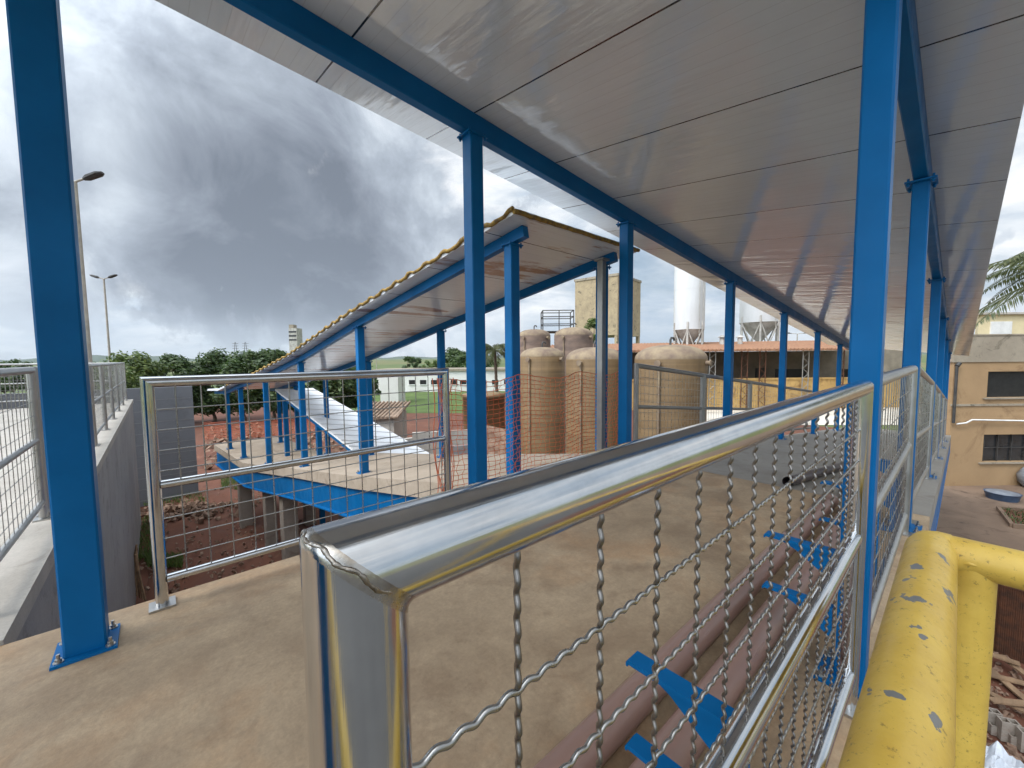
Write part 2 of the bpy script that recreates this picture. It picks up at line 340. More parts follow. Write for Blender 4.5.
for off in (-.14, 1.62):
    for a, b in zip(RN[:-1], RN[1:]):
        mb.bar((ru(a)+off, a, rz(a)-.44), (ru(b)+off, b, rz(b)-.44), .04, .46); mb.bar((ru(a)+off, a, rz(a)-.68), (ru(b)+off, b, rz(b)-.68), .16, .02)
mb.build('edge_beam', M['blue'], rd)
# concrete pillars beneath the ramps
plabs = ['concrete pillar under the ramp landing, farthest left behind the mesh panel', 'concrete pillar under the lower ramp, second from the left',
         'concrete pillar under the lower ramp, third from the left, its foot in red soil']
pp = [(gnd(226, 531, GZ), .34), (gnd(251, 555, GZ), .28), (gnd(283, 570, GZ), .34)]
for (p, w), lb in zip(pp, plabs):
    n = p.y; top = rz(min(n, 17))-.62
    m = MB(); m.box((max(p.x+.1, ru(n)+.14), n, (GZ-.3+top)/2), (w, w, top-GZ+.3), bev=.02); T(m.build('concrete_pillar', M['pillar']), lb, 'pillar', 'concrete pillars under the lower ramp')
for k, (n, lb) in enumerate([(10.5, 'shaded rear concrete pillar behind the nearer pillars of the lower ramp'), (13.4, 'shaded rear concrete pillar under the far landing')]):
    m = MB(); m.box((ru(n)+1.5, n, (GZ-.3+rz(n)-.62)/2), (.3, .3, rz(n)-.62-GZ+.3), bev=.02); T(m.build('concrete_pillar', M['pillar']), lb, 'pillar', 'concrete pillars under the lower ramp')
m = MB(); m.box((ru(8)+.4, 8.0, (GZ-.3+rz(8)-.62)/2), (.32, .32, rz(8)-.62-GZ+.3), bev=.02)
T(m.build('concrete_pillar', M['pillar']), 'concrete pillar under the lower ramp, nearest to the walkway deck', 'pillar', 'concrete pillars under the lower ramp')
for u, lb in ((9, 'concrete pillar under the descending walkway, nearest'), (14, 'concrete pillar under the descending walkway, farther down')):
    m = MB(); m.box((u, 1.4, (GZ-.3+deck_z(u)-.5)/2), (.4, .4, deck_z(u)-.5-GZ+.3), bev=.02); T(m.build('concrete_pillar', M['pillar']), lb, 'pillar')
# ------------------------------------------------------------------ ground ramp at the far left, a solid concrete block with kerb
mb = MB()
X0, X1, Y0, Y1 = -3.4, -.56, 2.665, 17
mb.box(((X0+X1)/2, (Y0+Y1)/2, (-.06+GZ-.2)/2), (X1-X0, Y1-Y0, -.06-GZ+.2))
lr = struct(mb.build('concrete_ramp', M['grey_conc']))
mb = MB(); mb.box(((X1-.11), (Y0+Y1)/2, -.03), (.26, Y1-Y0, .1)); mb.box((X0+.13, (Y0+Y1)/2, -.03), (.26, Y1-Y0, .1)); mb.build('kerb', M['pale_conc'], lr)
mb = MB(); mb.add([(X0+.26, Y0, -.056), (X1-.24, Y0, -.056), (X1-.24, Y1, -.056), (X0+.26, Y1, -.056)], [(0, 1, 2, 3)]); mb.build('ramp_surface', M['pale_conc'], lr)
# ------------------------------------------------------------------ canopies
def add_column(parent, x, y, zb, zt, w=.11, plate=True, name='column', mat=None, cap=True):
    m = MB(); m.box((x, y, (zb+zt)/2+.006), (w, w, zt-zb-.012), bev=.007)
    # seam lips of the two channels that make the column
    c = m.build(name, mat or M['blue'], parent)
    if plate:
        p = MB(); p.box((x, y, zb+.006), (.19, .19, .012)); p.build('base_plate', M['blue'], c)
        for sx in (-1, 1):
            for sy in (-1, 1):
                b = MB(); b.tube((x+sx*.073, y+sy*.073, zb+.012), (x+sx*.073, y+sy*.073, zb+.016), .016, 12)
                b.tube((x+sx*.073, y+sy*.073, zb+.016), (x+sx*.073, y+sy*.073, zb+.027), .011, 6)
                b.tube((x+sx*.073, y+sy*.073, zb+.027), (x+sx*.073, y+sy*.073, zb+.045), .006, 8)
                b.build('anchor_bolt', M['galv'], c)
    if cap:
        p = MB(); p.box((x, y, zt-.005), (.17, .15, .01)); 
        for sx in (-1, 1):
            for sy in (-1, 1):
                p.tube((x+sx*.068, y+sy*.058, zt-.032), (x+sx*.068, y+sy*.058, zt+.02), .007, 8)
                p.tube((x+sx*.068, y+sy*.058, zt-.022), (x+sx*.068, y+sy*.058, zt-.012), .012, 6)
        p.build('cap_plate', M['blue'], c)
    return c
SL, SC = -.0963, .128
def zbeam(u, y): return 2.795+SL*(u-1.8)+SC*(y-2.42)
can = thing('canopy', (1.8, 1.3, 0), 'long white-ceilinged blue steel canopy roofing the near walkway', 'canopy')
for u in (-4.2, -2.2, -.21, 1.8, 3.81, 6.72, 9.6, 12.5, 15.35):
    for y in (2.42, .22):
        if y < 1 and u in (-4.2,): continue
        x = {(-.21, 2.42): -.27, (1.8, .22): 1.86}.get((u, y), u)
        add_column(can, x, y if x != -.27 else 2.40, deck_z(u), zbeam(x, y)-.001, (.125 if x == -.27 else .11) if y > 1 else .085)
def ibeam(a, b, w=.09, h=.15, t=.008):
    """channel beam: web + two flanges along a-b, bottom at given points"""
    a, b = Vector(a), Vector(b); m = MB(); o = V(0, 0, 1)
    m.bar(a+o*t/2, b+o*t/2, w, t); m.bar(a+o*(h-t/2), b+o*(h-t/2), w, t); m.bar(a+o*h/2, b+o*h/2, t*1.2, h-2*t)
    return m
def boxbeam(a, b, w=.075, h=.15):
    a, b = Vector(a), Vector(b); m = MB(); d = (b-a); l = d.length; d.normalize(); x = V(0, 0, 1).cross(d).normalized(); z = d.cross(x)
    m.box((a+b)/2+z*h/2, (w, h, l), (x, z, d), bev=.006); return m
for y in (2.42, .22):
    boxbeam((-5.2, y, zbeam(-5.2, y)+.001), (17.2, y, zbeam(17.2, y)+.001)).build('beam', M['blue'], can)
# roof sheet: sandwich panels with ribs on top
YR0, YR1, UR0, UR1 = -.16, 3.06, -5.4, 17.4
def zr(u, y): return zbeam(u, y)+.153
m = MB(); c = [(UR0, YR0), (UR1, YR0), (UR1, YR1), (UR0, YR1)]
bt = [V(u, y, zr(u, y)) for u, y in c]; tp = [p+V(0, 0, .035) for p in bt]
m.add(bt, [(3, 2, 1, 0)]); soff = m.build('ceiling_panels', M['soffit'], can)
m = MB(); m.add([p+V(0, 0, .003) for p in bt]+tp, [(4, 5, 6, 7), (3, 2, 1, 0), (0, 1, 5, 4), (1, 2, 6, 5), (2, 3, 7, 6), (3, 0, 4, 7)])
u = UR0+.1
while u < UR1:
    a = [V(u+d, YR0, zr(u+d, YR0)+.035+h) for d, h in ((0, 0), (.03, .035), (.06, .035), (.09, 0))]; b = [V(p.x, YR1, zr(p.x, YR1)+(p.z-zr(p.x, YR0))) for p in a]
    m.add(a+b, [(0, 4, 5, 1), (1, 5, 6, 2), (2, 6, 7, 3), (0, 1, 2, 3), (7, 6, 5, 4)]); u += .287
m.build('roof_sheet', M['roof_top'], can)
# lower canopy over the ramp
CN = [2.62, 2.9, 6.2, 9.3, 11.8, 13.9, 15.6, 17.3]; CZ = [2.32, 2.27, 1.69, 1.14, .72, .38, .12, .04]
def cz(n): return interp(n, CN, CZ)
can2 = thing('canopy', (ru(2.9), 2.9, 0), 'lower sloping canopy with yellow foam edge over the side ramp', 'canopy')
for n in (2.9, 6.2, 9.3, 11.8, 13.9, 15.6):
    for off in (0, 1.45):
        add_column(can2, ru(n)+off, n, rz(n), cz(n)-.001)
for off in (0, 1.45):
    m = MB()
    for a, b in zip(CN[:-1], CN[1:]):
        a2 = max(a, 2.72)
        if b <= a2: continue
        pa = V(ru(a2)+off, a2, cz(a2)); pb = V(ru(b)+off, b, cz(b)); m.bar(pa+V(0, 0, .055), pb+V(0, 0, .055), .075, .105)
    m.build('beam', M['blue'], can2)
m = MB(); mt = MB()
def cedge(n, o): return V(ru(n)+o, n, cz(n)+.112)
for a, b in zip(CN[:-1], CN[1:]):
    q = [cedge(a, -.24), cedge(a, 1.72), cedge(b, 1.72), cedge(b, -.24)]
    m.add(q, [(3, 2, 1, 0)]); t = [p+V(0, 0, .035) for p in q]; q2 = [p+V(0, 0, .003) for p in q]
    mt.add(q2+t, [(4, 5, 6, 7), (3, 2, 1, 0), (0, 1, 5, 4), (1, 2, 6, 5), (2, 3, 7, 6), (3, 0, 4, 7)])
m.build('ceiling_panels', M['soffit2'], can2); 
n = 2.6
while n < 17.2:
    for o0, o1 in ((-.24, 1.72),):
        a = [cedge(n+d, o0)+V(0, 0, .035+h) for d, h in ((0, 0), (.03, .028), (.08, .028), (.11, 0))]; b = [p+V(o1-o0, 0, 0) for p in a]
        mt.add(a+b, [(1, 5, 4, 0), (2, 6, 5, 1), (3, 7, 6, 2), (0, 3, 2, 1), (4, 5, 6, 7)])
    n += .33
mt.build('roof_sheet', M['white_roof'], can2)
m = MB(); rnd = random.Random(3)
pts = []; n = 2.62
while n < 14.5:
    k = (n-2.6) % .33; h = .026 if k < .11 else 0
    pts.append(cedge(n, -.25)+V(0, 0, .024+h+rnd.uniform(-.005, .005))); n += .055
m.path(pts, [.019+rnd.uniform(-.004, .004) for _ in pts], 7)
pts = [V(cedge(2.62, -.25).x+t*2.0/30, 2.61, cedge(2.62, 0).z+.022+rnd.uniform(-.004, .004)) for t in range(31)]
m.path(pts, .022, 7); m.build('foam_edge', M['foam'], can2)
# grey post beside the rear column of the lower canopy
g = at(601, 400, 4.35); m = MB(); m.box((g.x, g.y, 1.11), (.07, .07, 2.22), bev=.004); m.box((g.x, g.y, 2.23), (.12, .12, .02)); m.box((g.x, g.y, .006), (.12, .12, .012))
T(m.build('grey_post', M['dull_galv']), 'unpainted grey steel post standing close beside a blue canopy column', 'post')
# white roof over the lowest flight, seen from above
P1, P2, P3 = at(275, 389, 11.6), at(313, 388, 13.8), at(440, 459, 12.2)
nrm_ = (P2-P1).cross(P3-P1); q_ = at(360, 455, 10.6)-CAMP; P4 = CAMP+q_*((P1-CAMP).dot(nrm_)/q_.dot(nrm_))
wr = thing('canopy', (P3.x, P3.y, GZ), 'bright white sheet roof sloping down steeply behind the lower ramp', 'canopy')
m = MB(); m.slab([P1, P4, P3, P2], .05)
for i in range(13):
    t = (i+.5)/13; a = P1.lerp(P4, t); b = P2.lerp(P3, t); m.bar(a+V(0, 0, .008), b+V(0, 0, .008), .03, .018)
m.build('roof_sheet', M['bright_roof'], wr)
for a, b in ((P1, P4), (P2, P3)):
    q0, q1 = a.lerp(b, .02), a.lerp(b, .98); w = (P2-P1)*.12*(1 if a is P1 else -1)
    m = MB(); m.bar(q0+w-V(0, 0, .16), q1+w-V(0, 0, .16), .07, .14); m.build('beam', M['blue'], wr)
    for t in (.06, .5, .9):
        p = a.lerp(b, t)+w; m = MB(); m.box((p.x, p.y, (p.z-.23+GZ)/2), (.12, .12, p.z-.23-GZ)); m.build('column', M['blue'], wr)
# ------------------------------------------------------------------ railings
def railing(p0, p1, label, fine=False, posts=(1, 1), h=1.1, r=.0255, mat=None, group=None, wire=.0022, plates=(1, 1), sp=.1):
    p0, p1 = Vector(p0), Vector(p1); t = thing('railing_panel', p0, label, 'railing', group)
    d = (p1-p0); Lh = V(d.x, d.y, 0).length; dh = V(d.x, d.y, 0)/Lh; s = d.z/Lh; dd = V(dh.x, dh.y, s).normalized()
    Z = V(0, 0, 1); rm = mat or M['rail_steel']; pm = mat or M['post_steel']; nn = 48 if fine else 12
    A, B = p0+Z*h, p1+Z*h
    # mitre planes
    cA = (Z+dd).normalized(); cB = (dd-Z).normalized()
    k0 = .006 if fine else 0
    m = MB(); m.tube(A+dd*k0, B, r, nn, cut0=cA if posts[0] else None, cut1=cB if posts[1] else None); m.build('top_rail', rm, t)
    if posts[0]:
        m = MB(); m.tube(p0, A-Z*k0, r, nn, cut1=cA, caps=False); po = m.build('post', pm, t)
        if plates[0]: b = MB(); b.box(p0+Z*.005, (.1, .1, .01)); b.build('base_plate', mat or M['galv'], po)
    if posts[1]:
        m = MB(); m.tube(p1, B, r, nn, cut1=cB, caps=False); po = m.build('post', pm, t)
        if plates[1]: b = MB(); b.box(p1+Z*.005, (.1, .1, .01)); b.build('base_plate', mat or M['galv'], po)
    for z in (.6, .13):
        m = MB(); m.tube(p0+Z*z+dh*r*.9, p1+Z*z-dh*r*.9, r*.78, nn//2 if fine else 10); m.build('mid_rail' if z > .3 else 'bottom_rail', rm, t)
    for lo, hi in ((.13, .6), (.6, h)):
        m = MB(); m2 = MB(); nv = int(Lh/sp)
        per = .0198; amp = .0017; nml = Z.cross(dh)
        offu = .113 if fine else sp
        for i in range(nv):
            x = offu+i*sp
            if x > Lh-.03: break
            a = p0+dh*x+Z*(x*s+lo+r*.5); b = p0+dh*x+Z*(x*s+hi-r*.5)
            if fine:
                k = int((hi-lo)/per*8); m.path([a.lerp(b, j/k)+dh*(.0011*math.sin(j/k*(hi-lo)/per*2*math.pi))+nml*(.0021*math.sin(j/k*(hi-lo)/per*2*math.pi)) for j in range(k+1)], wire, 7)
            else: m.tube(a, b, wire, 5, caps=False)
        z = hi-.134 if hi > .9 else hi-.07
        while z > lo+.02:
            a = p0+Z*z; b = p1+Z*z
            if fine:
                k = int(Lh/per*8); m2.path([a.lerp(b, j/k)+Z*(amp*math.sin(j/k*Lh/per*2*math.pi))+nml*(.0003*math.cos(j/k*Lh/per*2*math.pi)) for j in range(k+1)], wire, 7)
            elif isinstance(fine, int): m2.tube(a, b, wire, 5, caps=False)
            z -= .1
        m.build('vertical_wires', M['wire_dark' if fine else 'wire'], t); m2.build('horizontal_wires', M['wire'], t)
    return t
NY = .205
near = railing((.073, NY, 0), (1.70, NY, 0), 'polished steel railing panel closest to the viewer, its thick welded corner up front', True, wire=.0025, r=.0256, h=1.092, group='railing panels')
# welded corner at the near end: the two mitred tubes meet in a ground-smooth rounded seam
A = V(.073, NY, 1.092); RR = .0256; Zu = V(0, 0, 1); Xu = V(1, 0, 0); NN_ = 64; rings = []
for t_ in [q/8 for q in range(9)]:
    rg = []
    for i in range(NN_):
        a = 2*math.pi*i/NN_; c_ = A+V(-1, 0, 1)*(math.cos(a)*RR)+V(0, 1, 0)*(math.sin(a)*RR)
        p_, q_ = c_-Zu*.0062, c_+Xu*.0062; rg.append(p_*(1-t_)**2+c_*2*t_*(1-t_)+q_*t_**2)
    rings.append(rg)
m = MB(); m.add([v for rg in rings for v in rg], [(k*NN_+i, k*NN_+(i+1) % NN_, (k+1)*NN_+(i+1) % NN_, (k+1)*NN_+i) for k in range(8) for i in range(NN_)], True); m.build('corner_joint', M['ground_steel'], near)
m = MB(); pts = []; rnd = random.Random(5)
for i in range(181):
    a = 2*math.pi*i/180; j_ = .0007*math.sin(a*9)+rnd.uniform(-.0002, .0002); pts.append(A+V(-1, 0, 1)*(math.cos(a)*(RR-.0021))+V(0, 1, 0)*(math.sin(a)*(RR-.0006))+V(j_, 0, j_))
m.path(pts, [.0012+.0002*math.sin(i*.9)+rnd.uniform(-.0001, .0001) for i in range(181)], 9)
m.build('weld', M['weld'], near)
railing((-.03, 2.56, 0), (1.62, 2.56, 0), 'steel mesh railing panel between the two near blue columns, red soil behind', fine=False, wire=.0032, r=.0262, group='railing panels')
rl = ['second steel railing panel on the right side, beyond the widest blue column', 'third steel railing panel on the right side of the walkway', 'fourth steel railing panel down the right side', 'fifth steel railing panel down the right side', 'last steel railing panel far down the right side']
for (a, b), lb in zip(((1.93, 3.68), (3.95, 6.55), (6.9, 9.45), (9.75, 12.35), (12.65, 15.2)), rl):
    railing((a, NY, deck_z(a)), (b, NY, deck_z(b)), lb, mat=M['galv'], group='railing panels')
ll = ['grey mesh railing in front of the widest brown tank', 'grey mesh railing on the left side, just before the warehouse yard', 'grey mesh railing descending in front of the yellow wall', 'grey mesh railing farthest down on the left side']
for (a, b), lb in zip(((4.3, 6.15), (6.2, 8.2), (8.25, 10.3), (10.35, 13.5)), ll):
    railing((a, 2.58, deck_z(a)), (b, 2.58, deck_z(b)), lb, mat=M['dull_galv'], group='railing panels', r=.03)
# railings of the concrete ramp at the far left
k = 0; y = 2.95; names = ['nearest', 'second', 'third', 'fourth', 'fifth', 'sixth', 'seventh', 'eighth']
while y < 16.5:
    railing((-.68, y, .02), (-.68, min(y+1.6, 16.9), .02), names[k]+' mesh railing panel along the right kerb of the concrete ramp', mat=M['galv'], h=1.12, group='ramp railing panels'); k += 1; y += 1.72
k = 0; y = 2.95
while y < 16.5:
    railing((-3.25, y, .02), (-3.25, min(y+1.6, 16.9), .02), names[k]+' mesh railing panel along the left kerb of the concrete ramp', mat=M['galv'], h=1.12, group='ramp railing panels'); k += 1; y += 1.72
railing((-.7, 16.95, .02), (-3.2, 16.95, .02), 'mesh railing panel closing the far end of the concrete ramp', mat=M['galv'], h=1.12, group='ramp railing panels')
# ------------------------------------------------------------------ yellow guard rail
ye = thing('yellow_guardrail', (1.5, -.12, GZ), 'thick yellow pipe guardrail with chipped grey spots at the lower right corner', 'guardrail')
YY, YZ, YX = .030, .70, 1.47; RY = .047
m = MB(); pts = [V(-1.2, YY, YZ), V(YX-.035, YY, YZ), V(YX-.012, YY-.003, YZ), V(YX, YY-.016, YZ), V(YX+.006, YY-.035, YZ)]
m.path(pts, [RY, RY, RY*.99, RY*.96, RY*.9], 48); m.build('long_pipe', M['yellow'], ye)
m = MB(); m.path([V(YX, YY-.01+RY*.2, YZ-.002), V(YX, -1.6, YZ-.002)], RY*.93, 40); m.build('cross_pipe', M['yellow'], ye)
m = MB(); m.tube((YX, -.042, GZ), (YX, -.042, YZ-.01), RY*.86, 40); m.build('post', M['yellow'], ye)
m = MB(); m.tube((YX, -1.5, GZ), (YX, -1.5, YZ-.01), RY*.98, 24); m.build('post', M['yellow'], ye)
m = MB(); m.tube((-1.15, YY, GZ), (-1.15, YY, YZ-.01), RY*.98, 24); m.build('post', M['yellow'], ye)
m = MB(); rnd = random.Random(2); pts = []
for i in range(41):
    a = 2*math.pi*i/40; pts.append(V(YX+math.cos(a)*RY*.86, -.042+math.sin(a)*RY*.86, YZ-.042+abs(math.cos(a))*.04+rnd.uniform(-.001, .001)))
m.path(pts, [.005+rnd.uniform(-.002, .002) for _ in pts], 8); m.build('weld', M['yellow'], ye)
# ------------------------------------------------------------------ pipes and brackets on the deck
def pipe(a, b, r, lb, mat='pipe', grp='pipes lying on the deck'):
    m = MB(); a, b = Vector(a), Vector(b); m.tube(a, b, r, 32, caps=False); m.tube(b, a, r*.9, 32, caps=False)
    d = (b-a).normalized(); m.tube(b-d*.12, b, r*1.08, 32, caps=False)
    T(m.build('pipe', M[mat]), lb, 'pipe', grp)
pipe((-.6, .70, .056), (3.9, .64, .056), .054, 'long brown plastic pipe on the deck, the one farther from the mesh')
pipe((-.6, .52, .056), (4.15, .48, .056), .054, 'long brown plastic pipe on the deck, the one closer to the mesh')
pipe((-.3, .395, .03), (2.6, .38, .03), .028, 'thin brown pipe on the deck tucked against the railing')
pipe((4.25, 1.0, .045), (6.6, .86, -.19), .045, 'short dark pipe lying beyond the long brown pipes', 'pipe_dark')
pipe((4.3, .58, .052), (7.6, .50, .05-.34), .05, 'far brown pipe continuing down the walkway', 'pipe')
bl = ['blue two-arm pipe bracket nearest the viewer, behind the mesh', 'blue two-arm pipe bracket second along the railing', 'blue two-arm pipe bracket third along the railing', 'blue two-arm pipe bracket fourth along the railing']
for x, lb in zip((.83, 1.84, 2.83, 3.7), bl):
    t = thing('pipe_bracket', (x, .27, 0), lb, 'bracket', 'blue pipe brackets')
    if abs(x-1.84) > .1:
        m = MB(); m.box((x, .262, .233), (.045, .03, .466)); m.build('upright', M['blue'], t)
        m = MB(); m.box((x, .27, .005), (.11, .09, .01)); m.build('base_plate', M['blue'], t)
    for z in (.47, .255):
        m = MB(); m.box((x, .388, z), (.045, .224, .011)); m.box((x, .502, z-.006), (.045, .005, .010))
        m.add([(x-.007, .277, z-.005), (x-.007, .46, z-.005), (x-.007, .40, z-.03), (x-.007, .277, z-.115), (x+.007, .277, z-.005), (x+.007, .46, z-.005), (x+.007, .40, z-.03), (x+.007, .277, z-.115)],
              [(0, 1, 2, 3), (7, 6, 5, 4), (0, 4, 5, 1), (1, 5, 6, 2), (2, 6, 7, 3), (3, 7, 4, 0)])
        m.build('arm', M['blue'], t)
# ------------------------------------------------------------------ orange safety net across the ramp entrance
def net(P, cols, rows, h, sag, label, r=.0022):
    m = MB(); rnd = random.Random(11); G = []
    for i in range(cols+1):
        t = i/cols; b = P(t); G.append([b+V(rnd.uniform(-.006, .006), rnd.uniform(-.02, .02), .02+h*j/rows*(1-sag*math.sin(t*math.pi*3)**2)+rnd.uniform(-.004, .004)) for j in range(rows+1)])
    for j in range(rows+1): m.path([G[i][j] for i in range(cols+1)], r*(1.6 if j in (0, rows) else 1), 4)
    for i in range(cols+1): m.path(G[i], r, 4)
    return T(m.build('safety_net', M['orange']), label, 'net')
net(lambda t: V(1.66+t*2.62, 2.70+.04*math.sin(t*20), 0), 46, 24, 1.02, .05, 'orange plastic safety net stretched across the entrance of the side ramp', .0024)
m = MB(); rnd = random.Random(4)
for k in range(5):
    x = 1.55+k*.035; m.path([V(x+.025*math.sin(z*9+k), 2.62+.03*math.cos(z*7+k*2), z) for z in [j*.05 for j in range(22)]], .0035, 5)
T(m.build('orange_strap', M['orange']), 'bunched orange net strands hanging at the end post of the mesh panel', 'net')
# ------------------------------------------------------------------ ground
mb = MB(); mb.add([(-9000, -9000, GZ-.02), (9000, -9000, GZ-.02), (9000, 9000, GZ-.02), (-9000, 9000, GZ-.02)], [(0, 1, 2, 3)]); struct(mb.build('ground', M['fields']))
def sheet(name, pts, z, mat, bumpy=0, n=1):
    m = MB()
    if not bumpy: m.add([(p[0], p[1], z) for p in pts], [tuple(range(len(pts)))])
    else:
        a, b, c, d = [V(p[0], p[1], z) for p in pts]; rnd = random.Random(9); vs = []
        for i in range(n+1):
            for j in range(n+1):
                q = a.lerp(b, i/n).lerp(d.lerp(c, i/n), j/n); e = min(i, j, n-i, n-j) > 0
                vs.append(q+V(0, 0, (rnd.uniform(0, 1)**2*bumpy + bumpy*.8*(math.sin(q.x*.9)*math.cos(q.y*.7)+1)/2) if e else 0))
        m.add(vs, [(i*(n+1)+j, (i+1)*(n+1)+j, (i+1)*(n+1)+j+1, i*(n+1)+j+1) for i in range(n) for j in range(n)], True)
    return struct(m.build(name, mat))
sheet('red_soil', [(6, -4.5), (36, -4.5), (36, 56), (-8, 56), (-8, 3), (6, 3)], GZ-.01, M['soil'])
sheet('added_grey_ground', [(-40, -40), (13.5, -40), (13.5, -4.5), (6, -4.5), (6, 3), (-8, 3), (-8, 56), (-40, 56)], GZ-.008, M['added_grey'])  # added ground, mostly out of view, keeps red out of the steel reflections
sheet('soil_mounds', [(-.4, 3.2), (12, 3.2), (12, 30), (-.4, 30)], GZ-.02, M['soil'], .14, 70)
def gsheet(name, pix, z, mat): return sheet(name, [gnd(x, y, z) for x, y in pix], z, mat)
sheet('yard', [(13.2, .3), (34, .3), (34, -30), (13.2, -30)], GZ+.004, M['yard'])
gsheet('lawn', [(330, 413), (480, 413), (520, 383), (360, 383)], GZ+.006, M['grass'])
gsheet('pale_track', [(690, 425), (990, 425), (900, 386), (640, 386)], GZ+.008, M['track'])
# grass tufts near the block wall
m = MB(); rnd = random.Random(8)
for i in range(2600):
    a = rnd.random(); c = rnd.choice([(165, 500, 40, 6), (143, 540, 10, 22), (165, 562, 18, 6), (235, 484, 14, 6), (131, 520, 6, 40)])
    p = gnd(c[0]+rnd.uniform(-1, 1)*c[2], c[1]+rnd.uniform(-1, 1)*c[3], GZ+.1)
    for k in range(2):
        an = rnd.uniform(0, 6.28); h = rnd.uniform(.06, .2); w = .012; d = V(math.cos(an), math.sin(an), 0); e = V(-d.y, d.x, 0)*w
        m.add([p-e, p+e, p+d*h*.5+V(0, 0, h)], [(0, 1, 2)])
g = m.build('grass_tufts', M['leaf_light'], kind='stuff'); T(g, 'short green grass growing on the red soil', 'grass')
# rubble
m = MB(); rnd = random.Random(12)
def chunk(m, p, s):
    a = [Vector((rnd.uniform(-1, 1), rnd.uniform(-1, 1), rnd.uniform(-1, 1))).normalized() for _ in range(2)]
    x = a[0]; y = x.cross(a[1]).normalized(); z = x.cross(y); m.box(p, (s*rnd.uniform(.6, 1.4), s*rnd.uniform(.5, 1), s*rnd.uniform(.25, .6)), (x, y, z))
c0 = gnd(190, 516, GZ)
for i in range(320):
    r = abs(rnd.gauss(0, .5)); a = rnd.uniform(0, 6.28); p = c0+Rt0*(math.cos(a)*r*2.0)+FH*(math.sin(a)*r*.9); p.z = GZ+.12+max(0, .30-r*.3)*rnd.random(); chunk(m, p, rnd.uniform(.07, .22))
g = m.build('rubble', M['rubble'], kind='stuff'); T(g, 'heap of broken brick rubble on the red soil', 'rubble')
m = MB(); c0 = gnd(188, 446, GZ+.1)
for i in range(700):
    p = gnd(rnd.uniform(205, 350), rnd.uniform(425, 470), GZ); p.z = GZ+.12; chunk(m, p, rnd.uniform(.05, .3))
for i in range(500):
    p = gnd(rnd.uniform(140, 330), rnd.uniform(490, 600), GZ); p.z = GZ+.12; chunk(m, p, rnd.uniform(.02, .09))
for i in range(500):
    p = gnd(rnd.uniform(975, 1060), rnd.uniform(600, 768), GZ); p.z = GZ+.0; chunk(m, p, rnd.uniform(.02, .09))
g = m.build('soil_debris', M['rubble'], kind='stuff'); T(g, 'scattered stones and clods over the red soil', 'debris')
# bamboo canes / rods leaning at the foot of the concrete ramp
for k in range(7):
    b = gnd(128+k*3, 590+k*2, GZ+.1); m = MB(); tp_ = b+V(rnd.uniform(-.5, -.1), rnd.uniform(-.4, .5), rnd.uniform(.7, 1.2)); tp_.x = max(tp_.x, -.5)
    m.tube(b, tp_, .018, 8); T(m.build('wooden_pole', M['wood']), 'thin wooden pole leaning near the ramp wall in the pit', 'pole', 'leaning wooden poles')
# ------------------------------------------------------------------ grey block wall
a = gnd(199, 496, GZ); m = MB(); aa = a-Rt0*0; W = 5.5
ax = (V(1, 0, 0), V(0, 1, 0), V(0, 0, 1)); top = at(199, 386, (a-CAMP).dot(FH)).z
bw = thing('block_wall', (a.x, a.y, GZ), 'dark grey painted block wall standing beyond the railing panel', 'wall')
m.box((a.x-W/2, a.y+.1, (top+GZ)/2), (W, .2, top-GZ)); m.build('wall', M['block'], bw)
m = MB(); z = GZ+.2
while z < top-.1: m.box((a.x-W/2, a.y-.004, z), (W-.02, .006, .008)); z += .4
m.build('mortar_lines', M['grey_conc'], bw)
# ------------------------------------------------------------------ tanks
def tank(px0, px1, ptop, f, lb, mat='tank', dome='dome', zb=GZ, grp='brown fibreglass tanks'):
    cx = (px0+px1)/2; c = at(cx, 400, f); r = (at(px1, 360, f)-at(px0, 360, f)).length/2*.985; zt = at(cx, ptop, f-r*.3).z
    t = thing('storage_tank', (c.x, c.y, zb), lb, 'tank', grp); sh = r*.42
    m = MB(); m.lathe((c.x, c.y, 0), [(r, zb), (r, zt-sh)], 56); m.build('shell', M[mat], t)
    m = MB(); m.lathe((c.x, c.y, 0), [(r*math.cos(a*math.pi/2/12)**.8 if a < 12 else .02, zt-sh+sh*math.sin(a*math.pi/2/12)) for a in range(13)], 56); m.build('dome', M[dome], t)
    m = MB(); m.path([V(c.x, c.y, zt-.02), V(c.x, c.y, zt+.16), V(c.x+.05, c.y, zt+.22), V(c.x+.14, c.y-.03, zt+.22), V(c.x+.18, c.y-.04, zt+.14)], .035, 8); m.build('vent_pipe', M['dark_metal'], t)
    for s in (-.62, .72):
        d = (-FH*math.sqrt(max(0, 1-s*s))+Rt0*s); p = V(c.x, c.y, zt-sh-.12)+d*r; m = MB()
        m.tube(p-d*.02, p+d*.12, .07, 12); m.tube(p+d*.12, p+d*.15, .1, 12); m.build('nozzle', M[dome], t)
    d = (-FH*math.sqrt(1-.36)-Rt0*.6); p = V(c.x, c.y, 0)+d*(r+.05); m = MB(); m.tube((p.x, p.y, zb), (p.x, p.y, zt-sh-.15), .035, 8); m.build('down_pipe', M['dome'], t)
    return t
tank(520, 565, 347, 17.5, 'tall brown fibreglass tank directly right of the blue ramp column')
tank(565.5, 623, 347, 14.5, 'tall brown fibreglass tank, middle one of the front row')
tank(635, 704, 344.5, 12.8, 'widest brown fibreglass tank with domed top behind the mesh railing')
tank(518, 551, 329, 24, 'darker tank behind the front row, the left one', 'dark_tank', 'dome')
tank(554, 593, 327, 22, 'darker tank behind the front row, the right one under the water tower', 'dark_tank', 'dome')
c = at(484, 400, 22); rr = 1.15
t = thing('storage_tank', (c.x, c.y, GZ), 'low flat-topped brown tank half hidden by a blue column', 'tank', 'brown fibreglass tanks')
